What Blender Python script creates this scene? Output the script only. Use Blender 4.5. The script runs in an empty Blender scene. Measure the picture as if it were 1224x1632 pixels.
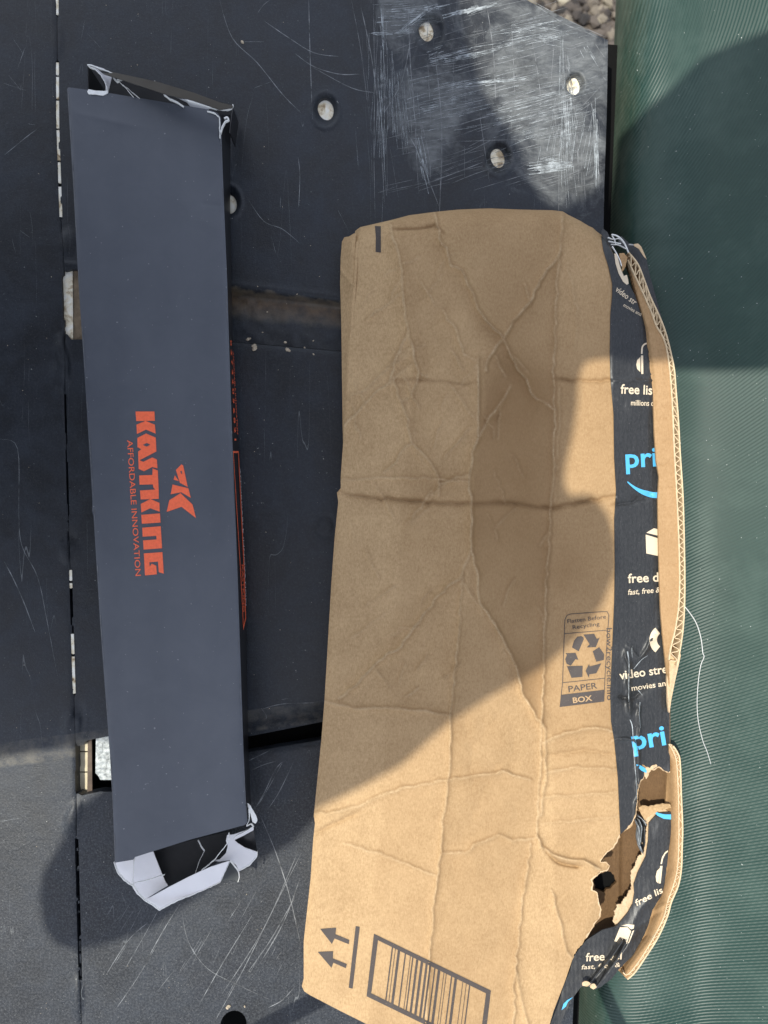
import bpy, bmesh, math, random
import numpy as np
from mathutils import Vector, Matrix

random.seed(7)
rng = np.random.default_rng(7)
R = math.radians
C = bpy.context.scene.collection

# ------------------------------------------------------------------ camera, world, sun, exposure
# The place is laid out on a grid of 0.6 mm units; the camera looks straight down from 0.72 m.
S = 0.0006
H = 0.72
CX, CY = 612.0, 816.0

cam_d = bpy.data.cameras.new("camera")
cam = bpy.data.objects.new("camera", cam_d)
C.objects.link(cam)
cam.location = (0, 0, H)
cam.rotation_euler = (0, 0, 0)
cam_d.sensor_fit = 'VERTICAL'
cam_d.sensor_height = 36
cam_d.lens = 36 * H / (1632 * S)
cam_d.clip_start = 0.01
cam_d.clip_end = 50
cam_d.dof.use_dof = True
cam_d.dof.focus_distance = 0.69
cam_d.dof.aperture_fstop = 3.3
bpy.context.scene.camera = cam

SUN_EL = 68.0
SUN_AZ = 168.0          # measured from +x towards +y: the sun stands to the left, slightly above
L = Vector((math.cos(R(SUN_EL)) * math.cos(R(SUN_AZ)), math.cos(R(SUN_EL)) * math.sin(R(SUN_AZ)), math.sin(R(SUN_EL))))

world = bpy.data.worlds.new("World")
bpy.context.scene.world = world
world.use_nodes = True
wn = world.node_tree
wn.nodes.clear()
sky = wn.nodes.new("ShaderNodeTexSky")
sky.sky_type = 'NISHITA'
sky.sun_disc = False
sky.sun_elevation = R(SUN_EL)
sky.sun_rotation = R(90 - SUN_AZ)
bg = wn.nodes.new("ShaderNodeBackground")
bg.inputs['Strength'].default_value = 0.142
wo = wn.nodes.new("ShaderNodeOutputWorld")
hs = wn.nodes.new("ShaderNodeHueSaturation")
hs.inputs['Saturation'].default_value = 0.46
wn.links.new(sky.outputs[0], hs.inputs['Color'])
wn.links.new(hs.outputs[0], bg.inputs[0])
wn.links.new(bg.outputs[0], wo.inputs[0])

sun_d = bpy.data.lights.new("sun", 'SUN')
sun_d.energy = 2.25
sun_d.angle = R(0.55)
sun_d.color = (1.0, 0.97, 0.86)
sun = bpy.data.objects.new("sun", sun_d)
C.objects.link(sun)
sun.rotation_euler = L.to_track_quat('Z', 'Y').to_euler()
sun.location = (-1, 0, 3)

vs = bpy.context.scene.view_settings
vs.view_transform = 'Standard'
vs.look = 'None'
vs.exposure = 1.02
vs.gamma = 1.0

# ------------------------------------------------------------------ helpers
def P(px, py, z):
    """world point at height z that the layout grid shows at (px, py)"""
    k = S * (H - z) / H
    return np.stack([(np.asarray(px, float) - CX) * k, (CY - np.asarray(py, float)) * k, np.asarray(z, float) + 0 * k], -1)

def link(name, me, mat=None, parent=None, smooth=True):
    o = bpy.data.objects.new(name, me)
    C.objects.link(o)
    if mat:
        me.materials.append(mat)
    if parent is not None:
        o.parent = parent
    return o

def thing(name, label, cat, loc=(0, 0, 0), group=None):
    o = bpy.data.objects.new(name, None)
    C.objects.link(o)
    o.location = loc
    o['label'] = label
    o['category'] = cat
    if group:
        o['group'] = group
    o.empty_display_size = 0.05
    return o

def tag(o, label, cat, group=None):
    o['label'] = label
    o['category'] = cat
    if group:
        o['group'] = group
    return o

def inside(poly, X, Y):
    p = np.asarray(poly, float)
    x1, y1 = p[:, 0], p[:, 1]
    x2, y2 = np.roll(x1, -1), np.roll(y1, -1)
    r = np.zeros(X.shape, bool)
    for a, b, c, d in zip(x1, y1, x2, y2):
        if b == d:
            continue
        cnd = ((b > Y) != (d > Y))
        xi = (c - a) * (Y - b) / (d - b) + a
        r ^= cnd & (X < xi)
    return r

def seg_dist(poly, X, Y, closed=True):
    """distance to a polyline, nearest point and side"""
    p = np.asarray(poly, float)
    q = np.roll(p, -1, 0) if closed else p[1:]
    pp = p if closed else p[:-1]
    best = np.full(X.shape, 1e9)
    bx = np.zeros(X.shape); by = np.zeros(X.shape); side = np.ones(X.shape); par = np.zeros(X.shape)
    n = len(pp)
    for i, ((a, b), (c, d)) in enumerate(zip(pp, q)):
        dx, dy = c - a, d - b
        l2 = dx * dx + dy * dy + 1e-12
        t = np.clip(((X - a) * dx + (Y - b) * dy) / l2, 0, 1)
        nx, ny = a + t * dx, b + t * dy
        dd = np.hypot(X - nx, Y - ny)
        m = dd < best
        best = np.where(m, dd, best)
        bx = np.where(m, nx, bx); by = np.where(m, ny, by)
        side = np.where(m, np.sign((X - a) * dy - (Y - b) * dx), side)
        par = np.where(m, (i + t) / n, par)
    return best, bx, by, side, par

def jag(pts, amp, step, closed=False, seed=0):
    r = np.random.default_rng(seed)
    out = []
    P_ = list(pts) + ([pts[0]] if closed else [])
    for (a, b), (c, d) in zip(P_[:-1], P_[1:]):
        n = max(1, int(math.hypot(c - a, d - b) / step))
        ln = math.hypot(c - a, d - b) + 1e-9
        for i in range(n):
            t = i / n
            o = r.normal(0, amp) if i else r.normal(0, amp * .4)
            o = max(-2 * amp, min(2 * amp, o))
            out.append((a + (c - a) * t - (d - b) / ln * o, b + (d - b) * t + (c - a) / ln * o))
    if not closed:
        out.append(pts[-1])
    return out

def smooth_line(pts, n=6):
    """Catmull-Rom through the points"""
    p = [pts[0]] + list(pts) + [pts[-1]]
    out = []
    for i in range(1, len(p) - 2):
        for j in range(n):
            t = j / n
            q = []
            for k in range(len(p[0])):
                a, b, c, d = p[i - 1][k], p[i][k], p[i + 1][k], p[i + 2][k]
                q.append(0.5 * ((2 * b) + (-a + c) * t + (2 * a - 5 * b + 4 * c - d) * t * t + (-a + 3 * b - 3 * c + d) * t ** 3))
            out.append(tuple(q))
    out.append(tuple(pts[-1]))
    return out

def mesh_from(name, V, quads=None, tris=None, smooth=True):
    me = bpy.data.meshes.new(name)
    V = np.asarray(V, dtype=np.float32)
    nq = 0 if quads is None else len(quads)
    nt = 0 if tris is None else len(tris)
    me.vertices.add(len(V))
    me.vertices.foreach_set('co', V.ravel())
    loops = []
    if nq: loops.append(np.asarray(quads, dtype=np.int32).ravel())
    if nt: loops.append(np.asarray(tris, dtype=np.int32).ravel())
    loops = np.concatenate(loops)
    me.loops.add(len(loops))
    me.loops.foreach_set('vertex_index', loops)
    st = np.concatenate([np.arange(nq) * 4, nq * 4 + np.arange(nt) * 3]).astype(np.int32)
    me.polygons.add(nq + nt)
    me.polygons.foreach_set('loop_start', st)
    me.polygons.foreach_set('use_smooth', np.full(nq + nt, smooth, dtype=bool))
    me.update(calc_edges=True)
    me.validate()
    return me

def sheet(name, outer, zf, step, mat, parent=None, holes=(), thick=0.003, zbot=None, back=False):
    """a sheet over a plan outline, with its own relief, cut-outs and cut edges"""
    p = np.asarray(outer, float)
    x0, y0 = p.min(0) - step; x1, y1 = p.max(0) + step
    xs = np.arange(x0, x1 + step, step); ys = np.arange(y0, y1 + step, step)
    X, Y = np.meshgrid(xs, ys)
    cx = (X[:-1, :-1] + X[1:, 1:]) / 2; cy = (Y[:-1, :-1] + Y[1:, 1:]) / 2
    keep = inside(outer, cx, cy)
    for h in holes:
        keep &= ~inside(h, cx, cy)
    cnt = np.zeros(X.shape, int)
    cnt[:-1, :-1] += keep; cnt[1:, :-1] += keep; cnt[:-1, 1:] += keep; cnt[1:, 1:] += keep
    bd = (cnt > 0) & (cnt < 4)
    bxs, bys = X[bd], Y[bd]
    best, nx, ny, _, _ = seg_dist(outer, bxs, bys)
    for h in holes:
        b2, n2, m2, _, _ = seg_dist(h, bxs, bys)
        m = b2 < best
        best = np.where(m, b2, best); nx = np.where(m, n2, nx); ny = np.where(m, m2, ny)
    ok = best < step * 1.5
    X = X.copy(); Y = Y.copy()
    X[bd] = np.where(ok, nx, bxs); Y[bd] = np.where(ok, ny, bys)
    used = cnt > 0
    idx = -np.ones(X.shape, int)
    idx[used] = np.arange(used.sum())
    ux, uy = X[used], Y[used]
    Z = zf(ux, uy)
    V = P(ux, uy, Z)
    a = idx[:-1, :-1][keep]; b = idx[1:, :-1][keep]; c = idx[1:, 1:][keep]; d = idx[:-1, 1:][keep]
    Q = np.stack([a, b, c, d], 1)      # rows run down the picture, so this order faces up
    # border edges
    E = np.concatenate([Q[:, [0, 1]], Q[:, [1, 2]], Q[:, [2, 3]], Q[:, [3, 0]]])
    key = np.minimum(E[:, 0], E[:, 1]) * 10 ** 7 + np.maximum(E[:, 0], E[:, 1])
    u, inv, ct = np.unique(key, return_inverse=True, return_counts=True)
    be = E[ct[inv] == 1]
    bv = np.unique(be)
    m1 = {int(v): len(V) + i for i, v in enumerate(bv)}
    V1 = V[bv]
    V2 = V[bv].copy()
    if zbot is None:
        V2[:, 2] -= thick
    else:
        V2[:, 2] = np.minimum(V2[:, 2] - 0.0005, zbot)
    off = len(bv)
    W = np.array([[m1[int(e[1])], m1[int(e[0])], m1[int(e[0])] + off, m1[int(e[1])] + off] for e in be])
    parts = [V, V1, V2]
    quads = [Q, W]
    if back:
        VB = V.copy(); VB[:, 2] -= thick
        o2 = len(V) + 2 * off
        parts.append(VB)
        quads.append(Q[:, ::-1] + o2)
    me = mesh_from(name, np.concatenate(parts), np.concatenate(quads))
    return link(name, me, mat, parent)

def refine(bm, maxlen, rounds=6):
    for _ in range(rounds):
        es = [e for e in bm.edges if (e.verts[0].co - e.verts[1].co).length > maxlen]
        if not es:
            break
        bmesh.ops.subdivide_edges(bm, edges=es, cuts=1)
        bmesh.ops.triangulate(bm, faces=bm.faces[:])

def drape_bm(name, bm, zf, off, mat, parent, maxlen=7):
    """bm in layout units (x right, y down); laid on the surface zf"""
    bm.normal_update()
    bmesh.ops.triangulate(bm, faces=bm.faces[:])
    refine(bm, maxlen)
    for f in bm.faces:
        pass
    co = np.array([v.co[:2] for v in bm.verts])
    if len(co) == 0:
        return None
    Z = zf(co[:, 0], co[:, 1]) + off
    W = P(co[:, 0], co[:, 1], Z)
    for v, w in zip(bm.verts, W):
        v.co = w
    bm.normal_update()
    for f in bm.faces:
        if f.normal.z < 0:
            f.normal_flip()
        f.smooth = True
    me = bpy.data.meshes.new(name)
    bm.to_mesh(me); bm.free()
    return link(name, me, mat, parent)

def print_polys(name, polys, zf, off, mat, parent, maxlen=7):
    bm = bmesh.new()
    for p in polys:
        vs_ = [bm.verts.new((x, y, 0)) for x, y in p]
        bm.faces.new(vs_)
    return drape_bm(name, bm, zf, off, mat, parent, maxlen)

def text_bm(s, p0, d, h, width=None, bold=0.0, shear=0.0, capr=0.73):
    """text mesh in layout units; p0 baseline start, d baseline direction (picture axes), h = capital height"""
    cu = bpy.data.curves.new('lettering', 'FONT')
    cu.body = s
    cu.offset = bold
    cu.shear = shear
    cu.resolution_u = 3
    ob = bpy.data.objects.new('lettering', cu)
    C.objects.link(ob)
    bpy.context.view_layer.update()
    me = bpy.data.meshes.new_from_object(ob)
    bm = bmesh.new(); bm.from_mesh(me)
    bpy.data.objects.remove(ob); bpy.data.curves.remove(cu); bpy.data.meshes.remove(me)
    xs = [v.co.x for v in bm.verts]
    if not xs:
        return bm
    x0, x1 = min(xs), max(xs)
    k = h / capr
    kx = k if width is None else width / (x1 - x0)
    dl = math.hypot(*d); dx, dy = d[0] / dl, d[1] / dl
    ux, uy = dy, -dx            # 'up' of the letters, picture axes (y down)
    for v in bm.verts:
        a = (v.co.x - x0) * kx; b = v.co.y * k
        v.co = (p0[0] + dx * a + ux * b, p0[1] + dy * a + uy * b, 0)
    return bm

def print_text(name, s, p0, d, h, zf, off, mat, parent, **kw):
    bm = text_bm(s, p0, d, h, **kw)
    return drape_bm(name, bm, zf, off, mat, parent, 8)

def ribbon(bm, pts, w0, w1=None):
    """flat strip along a polyline into bm, layout units"""
    w1 = w0 if w1 is None else w1
    n = len(pts); prev = None
    for i, (x, y) in enumerate(pts):
        a = pts[max(0, i - 1)]; b = pts[min(n - 1, i + 1)]
        dx, dy = b[0] - a[0], b[1] - a[1]; l = math.hypot(dx, dy) + 1e-9
        w = (w0 + (w1 - w0) * i / max(1, n - 1)) / 2
        v1 = bm.verts.new((x - dy / l * w, y + dx / l * w, 0)); v2 = bm.verts.new((x + dy / l * w, y - dx / l * w, 0))
        if prev:
            bm.faces.new((prev[0], v1, v2, prev[1]))
        prev = (v1, v2)

def ribbon_wall(name, pts, zt, zb, mat, parent, th=0.5):
    """upright strip of paper following a plan line: thickness th, from zb up to zt"""
    bm = bmesh.new()
    n = len(pts); prev = None
    for i, (x, y) in enumerate(pts):
        a = pts[max(0, i - 1)]; b = pts[min(n - 1, i + 1)]
        dx, dy = b[0] - a[0], b[1] - a[1]; l = math.hypot(dx, dy) + 1e-9
        ox, oy = -dy / l * th, dx / l * th
        t = zt(x, y) if callable(zt) else zt
        bz = zb(x, y) if callable(zb) else zb
        w1 = P(x + ox, y + oy, t); w2 = P(x - ox, y - oy, t)
        vs_ = [bm.verts.new(w1), bm.verts.new(w2), bm.verts.new((w2[0], w2[1], bz)), bm.verts.new((w1[0], w1[1], bz))]
        if prev:
            for k in range(4):
                bm.faces.new((prev[k], prev[(k + 1) % 4], vs_[(k + 1) % 4], vs_[k]))
        prev = vs_
    bmesh.ops.recalc_face_normals(bm, faces=bm.faces[:])
    me = bpy.data.meshes.new(name); bm.to_mesh(me); bm.free()
    return link(name, me, mat, parent)

def tube(name, pts3, r, mat, parent=None, seg=8, taper=1.0):
    bm = bmesh.new(); prev = None
    n = len(pts3)
    for i in range(n):
        a = Vector(pts3[max(0, i - 1)]); b = Vector(pts3[min(n - 1, i + 1)])
        t = (b - a).normalized()
        u = t.cross(Vector((0.1, 0.2, 1))).normalized(); w = t.cross(u)
        rr = r * (1 + (taper - 1) * i / (n - 1))
        ring = [bm.verts.new(Vector(pts3[i]) + rr * (math.cos(2 * math.pi * k / seg) * u + math.sin(2 * math.pi * k / seg) * w)) for k in range(seg)]
        if prev:
            for k in range(seg):
                bm.faces.new((prev[k], prev[(k + 1) % seg], ring[(k + 1) % seg], ring[k]))
        else:
            bm.faces.new(ring[::-1])
        prev = ring
    bm.faces.new(prev)
    bmesh.ops.recalc_face_normals(bm, faces=bm.faces[:])
    for f in bm.faces: f.smooth = True
    me = bpy.data.meshes.new(name); bm.to_mesh(me); bm.free()
    return link(name, me, mat, parent)

# --- noise for relief (value noise in numpy)
def vnoise(x, y, scale, seed=0):
    x = np.asarray(x, float) / scale; y = np.asarray(y, float) / scale
    xi = np.floor(x).astype(np.int64); yi = np.floor(y).astype(np.int64)
    fx = x - xi; fy = y - yi
    fx = fx * fx * (3 - 2 * fx); fy = fy * fy * (3 - 2 * fy)
    def h(a, b):
        n = (a * 374761393 + b * 668265263 + seed * 1442695041) & 0x7fffffff
        n = ((n ^ (n >> 13)) * 1274126177) & 0x7fffffff
        return ((n ^ (n >> 16)) & 0xffff) / 65535.0
    return (h(xi, yi) * (1 - fx) + h(xi + 1, yi) * fx) * (1 - fy) + (h(xi, yi + 1) * (1 - fx) + h(xi + 1, yi + 1) * fx) * fy - 0.5

def sstep(a, b, x):
    t = np.clip((x - a) / (b - a), 0, 1)
    return t * t * (3 - 2 * t)

# ------------------------------------------------------------------ materials
class NT:
    def __init__(s, name):
        s.m = bpy.data.materials.new(name)
        s.m.use_nodes = True
        s.t = s.m.node_tree
        s.b = s.t.nodes['Principled BSDF']
        tc = s.t.nodes.new('ShaderNodeTexCoord')
        s.co = tc.outputs['Object']
    def n(s, typ, **kw):
        o = s.t.nodes.new('ShaderNode' + typ)
        for k, v in kw.items():
            setattr(o, k, v)
        return o
    def l(s, a, b):
        s.t.links.new(a, b)
    def val(s, inp, v):
        if isinstance(v, (int, float, tuple)):
            inp.default_value = v
        else:
            s.l(v, inp)
    def scaled(s, sx, sy, sz=1, rot=0):
        mp = s.n('Mapping')
        mp.inputs['Scale'].default_value = (sx, sy, sz)
        mp.inputs['Rotation'].default_value = (0, 0, rot)
        s.l(s.co, mp.inputs[0])
        return mp.outputs[0]
    def noise(s, scale, detail=4, rough=.55, vec=None, dist=0):
        o = s.n('TexNoise')
        o.inputs['Scale'].default_value = scale
        o.inputs['Detail'].default_value = detail
        o.inputs['Roughness'].default_value = rough
        o.inputs['Distortion'].default_value = dist
        s.l(vec if vec is not None else s.co, o.inputs['Vector'])
        return o.outputs['Fac']
    def ramp(s, fac, stops, interp='LINEAR'):
        o = s.n('ValToRGB')
        o.color_ramp.interpolation = interp
        e = o.color_ramp.elements
        while len(e) > 1:
            e.remove(e[-1])
        e[0].position = stops[0][0]; e[0].color = stops[0][1]
        for p, c in stops[1:]:
            k = e.new(p); k.color = c
        s.val(o.inputs[0], fac)
        return o.outputs[0]
    def math(s, op, a, b=0.0, c=0.0, clamp=False):
        o = s.n('Math', operation=op)
        o.use_clamp = clamp
        s.val(o.inputs[0], a); s.val(o.inputs[1], b); s.val(o.inputs[2], c)
        return o.outputs[0]
    def mix(s, fac, a, b, blend='MIX'):
        o = s.n('Mix', data_type='RGBA', blend_type=blend)
        s.val(o.inputs[0], fac); s.val(o.inputs[6], a); s.val(o.inputs[7], b)
        return o.outputs[2]
    def bump(s, h, dist, strength=1.0, normal=None):
        o = s.n('Bump')
        o.inputs['Distance'].default_value = dist
        o.inputs['Strength'].default_value = strength
        s.l(h, o.inputs['Height'])
        if normal is not None:
            s.l(normal, o.inputs['Normal'])
        return o.outputs[0]
    def xyz(s):
        o = s.n('SeparateXYZ'); s.l(s.co, o.inputs[0]); return o.outputs

def g(v, a=1): return (v, v, v, a)
def c3(r, gg, b): return (r, gg, b, 1)

def mat_kraft(name, light=(.514, .347, .184), dark=(.340, .216, .105), stretch=3.0, ribs=0.0, tone=False):
    t = NT(name)
    fib = t.noise(900, 3, .6, t.scaled(stretch * .55, .35))
    fib2 = t.noise(420, 4, .7)
    mott = t.noise(22, 5, .65)
    f = t.math('ADD', t.math('MULTIPLY', fib, .5), t.math('MULTIPLY', fib2, .5))
    f = t.math('ADD', f, t.math('MULTIPLY', t.math('SUBTRACT', mott, .5), .35))
    col = t.ramp(f, [(.34, c3(*dark)), (.62, c3(*light))])
    # darker fibres and specks
    sp = t.noise(1500, 2, .5)
    col = t.mix(t.math('MULTIPLY', t.ramp(sp, [(.70, g(0)), (.78, g(1))]), .35), col, c3(.16, .095, .045))
    if tone:      # browner tone paints shade on panels and crease sides; also pale worn folds
        at = t.n('Attribute'); at.attribute_name = 'shade_and_wear'
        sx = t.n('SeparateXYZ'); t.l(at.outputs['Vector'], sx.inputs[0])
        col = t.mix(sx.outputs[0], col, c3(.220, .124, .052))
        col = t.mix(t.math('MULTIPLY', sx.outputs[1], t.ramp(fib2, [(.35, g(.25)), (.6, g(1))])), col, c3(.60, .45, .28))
    t.l(col, t.b.inputs['Base Color'])
    t.b.inputs['Roughness'].default_value = .78
    t.b.inputs['Specular IOR Level'].default_value = .3
    h = t.math('ADD', t.math('MULTIPLY', fib2, .5), t.math('MULTIPLY', t.noise(130, 3, .5), 1.2))
    nb = t.bump(h, .00022, .7)
    if ribs:
        x = t.xyz()[1]
        w = t.math('SINE', t.math('MULTIPLY', x, ribs))
        nb = t.bump(w, .0001, .6, nb)
    t.l(nb, t.b.inputs['Normal'])
    return t.m

def mat_plastic(name):
    """black deck plastic: dust, fine scratches, scuffed pale patch"""
    t = NT(name)
    x, y, z = t.xyz()
    base = t.ramp(t.noise(6, 5, .6), [(.3, c3(.003, .0038, .006)), (.7, c3(.007, .009, .013))])
    # blotchy dust film
    d1 = t.noise(11, 6, .65, dist=.8)
    d2 = t.noise(60, 5, .7)
    film = t.ramp(t.math('ADD', t.math('MULTIPLY', d1, .65), t.math('MULTIPLY', d2, .35)), [(.42, g(0)), (.66, g(1))])
    col = t.mix(t.math('MULTIPLY', film, .34), base, c3(.034, .046, .068))
    # dust specks
    sp = t.ramp(t.noise(750, 2, .6), [(.655, g(0)), (.73, g(1))])
    low = t.ramp(t.math('MULTIPLY', y, -1.0), [(.18, g(.25)), (.30, g(1))])
    spm = t.math('MULTIPLY', t.math('MULTIPLY', sp, low), t.ramp(t.noise(24, 4, .6), [(.36, g(.25)), (.56, g(1))]))
    grain = t.ramp(t.noise(480, 5, .75), [(.45, g(0)), (.72, g(1))])
    col = t.mix(t.math('MULTIPLY', t.math('MULTIPLY', grain, low), .36), col, c3(.15, .155, .16))
    col = t.mix(t.math('MULTIPLY', spm, .55), col, c3(.33, .33, .31))
    sp2 = t.ramp(t.noise(420, 1, .4), [(.775, g(0)), (.80, g(1))])
    col = t.mix(t.math('MULTIPLY', t.math('MULTIPLY', sp2, t.ramp(t.noise(9, 3, .6), [(.45, g(0)), (.6, g(1))])), .7), col, c3(.4, .39, .36))
    # hair scratches: stretched noise ridges in three directions
    scr = None
    for ang, k, th in ((4, 26, .0006), (-18, 22, .0005)):
        nz = t.noise(k, 2, .5, t.scaled(1.0, .06, 1, R(ang)))
        rdg = t.math('LESS_THAN', t.math('ABSOLUTE', t.math('SUBTRACT', nz, .5)), th)
        brk = t.ramp(t.noise(9, 3, .6, t.scaled(1, 1, 1, R(ang * 3 + 10))), [(.52, g(0)), (.60, g(1))])
        r_ = t.math('MULTIPLY', rdg, brk)
        scr = r_ if scr is None else t.math('MAXIMUM', scr, r_)
    # scuffed patch near the cut corner (its own outline)
    def blob(px, py, rx, ry):
        ax = t.math('DIVIDE', t.math('SUBTRACT', x, (px - CX) * S), rx * S)
        ay = t.math('DIVIDE', t.math('SUBTRACT', y, (CY - py) * S), ry * S)
        return t.math('SUBTRACT', 1.0, t.math('SQRT', t.math('ADD', t.math('MULTIPLY', ax, ax), t.math('MULTIPLY', ay, ay))))
    area = None
    for bb in ((850, 110, 190, 220), (690, 185, 90, 120), (905, 240, 90, 110), (640, 20, 70, 70)):
        b_ = blob(*bb)
        area = b_ if area is None else t.math('MAXIMUM', area, b_)
    area = t.math('ADD', area, t.math('MULTIPLY', t.math('SUBTRACT', t.noise(17, 7, .72, None, 1.2), .5), 2.4))
    area = t.ramp(area, [(.18, g(0)), (.62, g(1))])
    streak = t.noise(110, 6, .72, t.scaled(.45, 1.5, 1, R(-16)), .5)
    streak2 = t.noise(38, 6, .7, None, .6)
    sc = t.math('MULTIPLY', area, t.ramp(t.math('ADD', t.math('MULTIPLY', streak, .5), t.math('MULTIPLY', streak2, .5)), [(.38, g(.12)), (.62, g(.8))]))
    col = t.mix(t.math('MULTIPLY', sc, .62), col, c3(.27, .28, .275))
    scr = t.math('MULTIPLY', scr, .4)
    col = t.mix(scr, col, c3(.25, .26, .26))
    # brown dirt where the channel is
    dl = t.math('ADD', t.math('MULTIPLY', x, .12), y)
    a0 = (CY - 457 + .12 * (370 - CX)) * S
    ty = t.math('DIVIDE', t.math('SUBTRACT', a0, dl), S)          # layout units below the channel's upper lip
    ty = t.math('ADD', ty, t.math('MULTIPLY', t.math('SUBTRACT', t.noise(24, 5, .65), .5), 34))
    dirt = t.ramp(t.math('DIVIDE', ty, 100), [(0, g(0)), (.03, g(.8)), (.14, g(1)), (.36, g(.85)), (.47, g(0))])
    dirt = t.math('MULTIPLY', dirt, t.math('GREATER_THAN', x, (135 - CX) * S))
    dirt = t.math('MULTIPLY', dirt, t.ramp(t.noise(90, 5, .7), [(.3, g(.35)), (.6, g(1))]))
    dcol = t.ramp(t.math('DIVIDE', ty, 100), [(0, c3(.14, .115, .08)), (.15, c3(.12, .075, .038)), (.42, c3(.10, .085, .065))])
    col = t.mix(t.math('MULTIPLY', dirt, .9), col, dcol)
    # dirt at the lower step
    dl2 = t.math('SUBTRACT', y, t.math('MULTIPLY', x, .13))
    b0 = (CY - 1132) * S - .13 * (395 - CX) * S
    ty2 = t.math('DIVIDE', t.math('SUBTRACT', b0, dl2), S)
    dirt2 = t.ramp(t.math('DIVIDE', ty2, 100), [(0, g(0)), (.01, g(.5)), (.38, g(1)), (.42, g(0))])
    dirt2 = t.math('MULTIPLY', dirt2, t.ramp(t.noise(45, 5, .7), [(.42, g(0)), (.66, g(1))]))
    col = t.mix(t.math('MULTIPLY', dirt2, .8), col, c3(.13, .115, .09))
    t.l(col, t.b.inputs['Base Color'])
    t.b.inputs['Specular IOR Level'].default_value = .45
    rough = t.math('ADD', .46, t.math('MULTIPLY', film, .10))
    rough = t.math('ADD', rough, t.math('MULTIPLY', sc, .08))
    t.l(rough, t.b.inputs['Roughness'])
    h = t.math('ADD', t.math('MULTIPLY', t.noise(30, 4, .6), 1.0), t.math('MULTIPLY', t.noise(900, 2, .5), .22))
    h = t.math('SUBTRACT', h, t.math('MULTIPLY', scr, .15))
    t.l(t.bump(h, .0010, .8), t.b.inputs['Normal'])
    return t.m

def mat_boxblack(name):
    t = NT(name)
    n1 = t.noise(5, 4, .55)
    st = t.noise(16, 3, .5, t.scaled(1, .08))
    f = t.math('ADD', t.math('MULTIPLY', n1, .5), t.math('MULTIPLY', st, .5))
    f = t.math('ADD', t.math('MULTIPLY', f, .7), t.math('MULTIPLY', t.noise(30, 6, .7, None, .5), .3))
    col = t.ramp(f, [(.36, c3(.058, .064, .080)), (.64, c3(.088, .095, .113))])
    sp = t.ramp(t.noise(420, 1, .3), [(.775, g(0)), (.80, g(1))])
    col = t.mix(t.math('MULTIPLY', sp, .4), col, c3(.4, .4, .4))
    t.l(col, t.b.inputs['Base Color'])
    sm = t.noise(28, 5, .65, t.scaled(1, .45), .8)
    t.l(t.math('ADD', .36, t.math('MULTIPLY', sm, .3)), t.b.inputs['Roughness'])
    h = t.math('ADD', n1, t.math('MULTIPLY', t.noise(900, 2, .5), .03))
    t.l(t.bump(h, .001, .4), t.b.inputs['Normal'])
    return t.m

def mat_simple(name, col, rough=.6, spec=.5, var=.15, scale=60, bump=0.0, metallic=0.0):
    t = NT(name)
    a = tuple(c * (1 - var) for c in col) + (1,); b = tuple(min(1, c * (1 + var)) for c in col) + (1,)
    n1 = t.noise(scale, 4, .6)
    t.l(t.ramp(n1, [(.3, a), (.7, b)]), t.b.inputs['Base Color'])
    t.b.inputs['Roughness'].default_value = rough
    t.b.inputs['Specular IOR Level'].default_value = spec
    t.b.inputs['Metallic'].default_value = metallic
    if bump:
        t.l(t.bump(t.noise(scale * 3, 4, .6), bump, .8), t.b.inputs['Normal'])
    return t.m

def mat_tape(name):
    t = NT(name)
    fine = t.noise(700, 3, .6, t.scaled(1.3, .5))
    col = t.ramp(fine, [(.35, c3(.018, .019, .020)), (.7, c3(.038, .038, .039))])
    sp = t.ramp(t.noise(900, 2, .5), [(.70, g(0)), (.76, g(1))])
    col = t.mix(t.math('MULTIPLY', sp, .35), col, c3(.4, .39, .36))
    wear = t.ramp(t.noise(50, 5, .7, t.scaled(1, .3)), [(.62, g(0)), (.75, g(1))])
    col = t.mix(t.math('MULTIPLY', wear, .25), col, c3(.2, .2, .2))
    t.l(col, t.b.inputs['Base Color'])
    t.b.inputs['Roughness'].default_value = .42
    x = t.xyz()[0]
    w = t.math('SINE', t.math('MULTIPLY', x, 2 * math.pi / .0042))
    h = t.math('ADD', t.math('MULTIPLY', w, .10), t.math('ADD', t.math('MULTIPLY', t.noise(110, 4, .6, t.scaled(1, .35)), 1.6), t.math('MULTIPLY', fine, .2)))
    t.l(t.bump(h, .0005, .8), t.b.inputs['Normal'])
    return t.m

def mat_ink(name, col, rough=.55, holes=.5):
    t = NT(name)
    sp = t.ramp(t.noise(1100, 2, .5), [(.66, g(0)), (.74, g(1))])
    c = t.mix(t.math('MULTIPLY', sp, holes), c3(*col), c3(.3, .22, .14))
    t.l(c, t.b.inputs['Base Color'])
    t.b.inputs['Roughness'].default_value = rough
    return t.m

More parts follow.
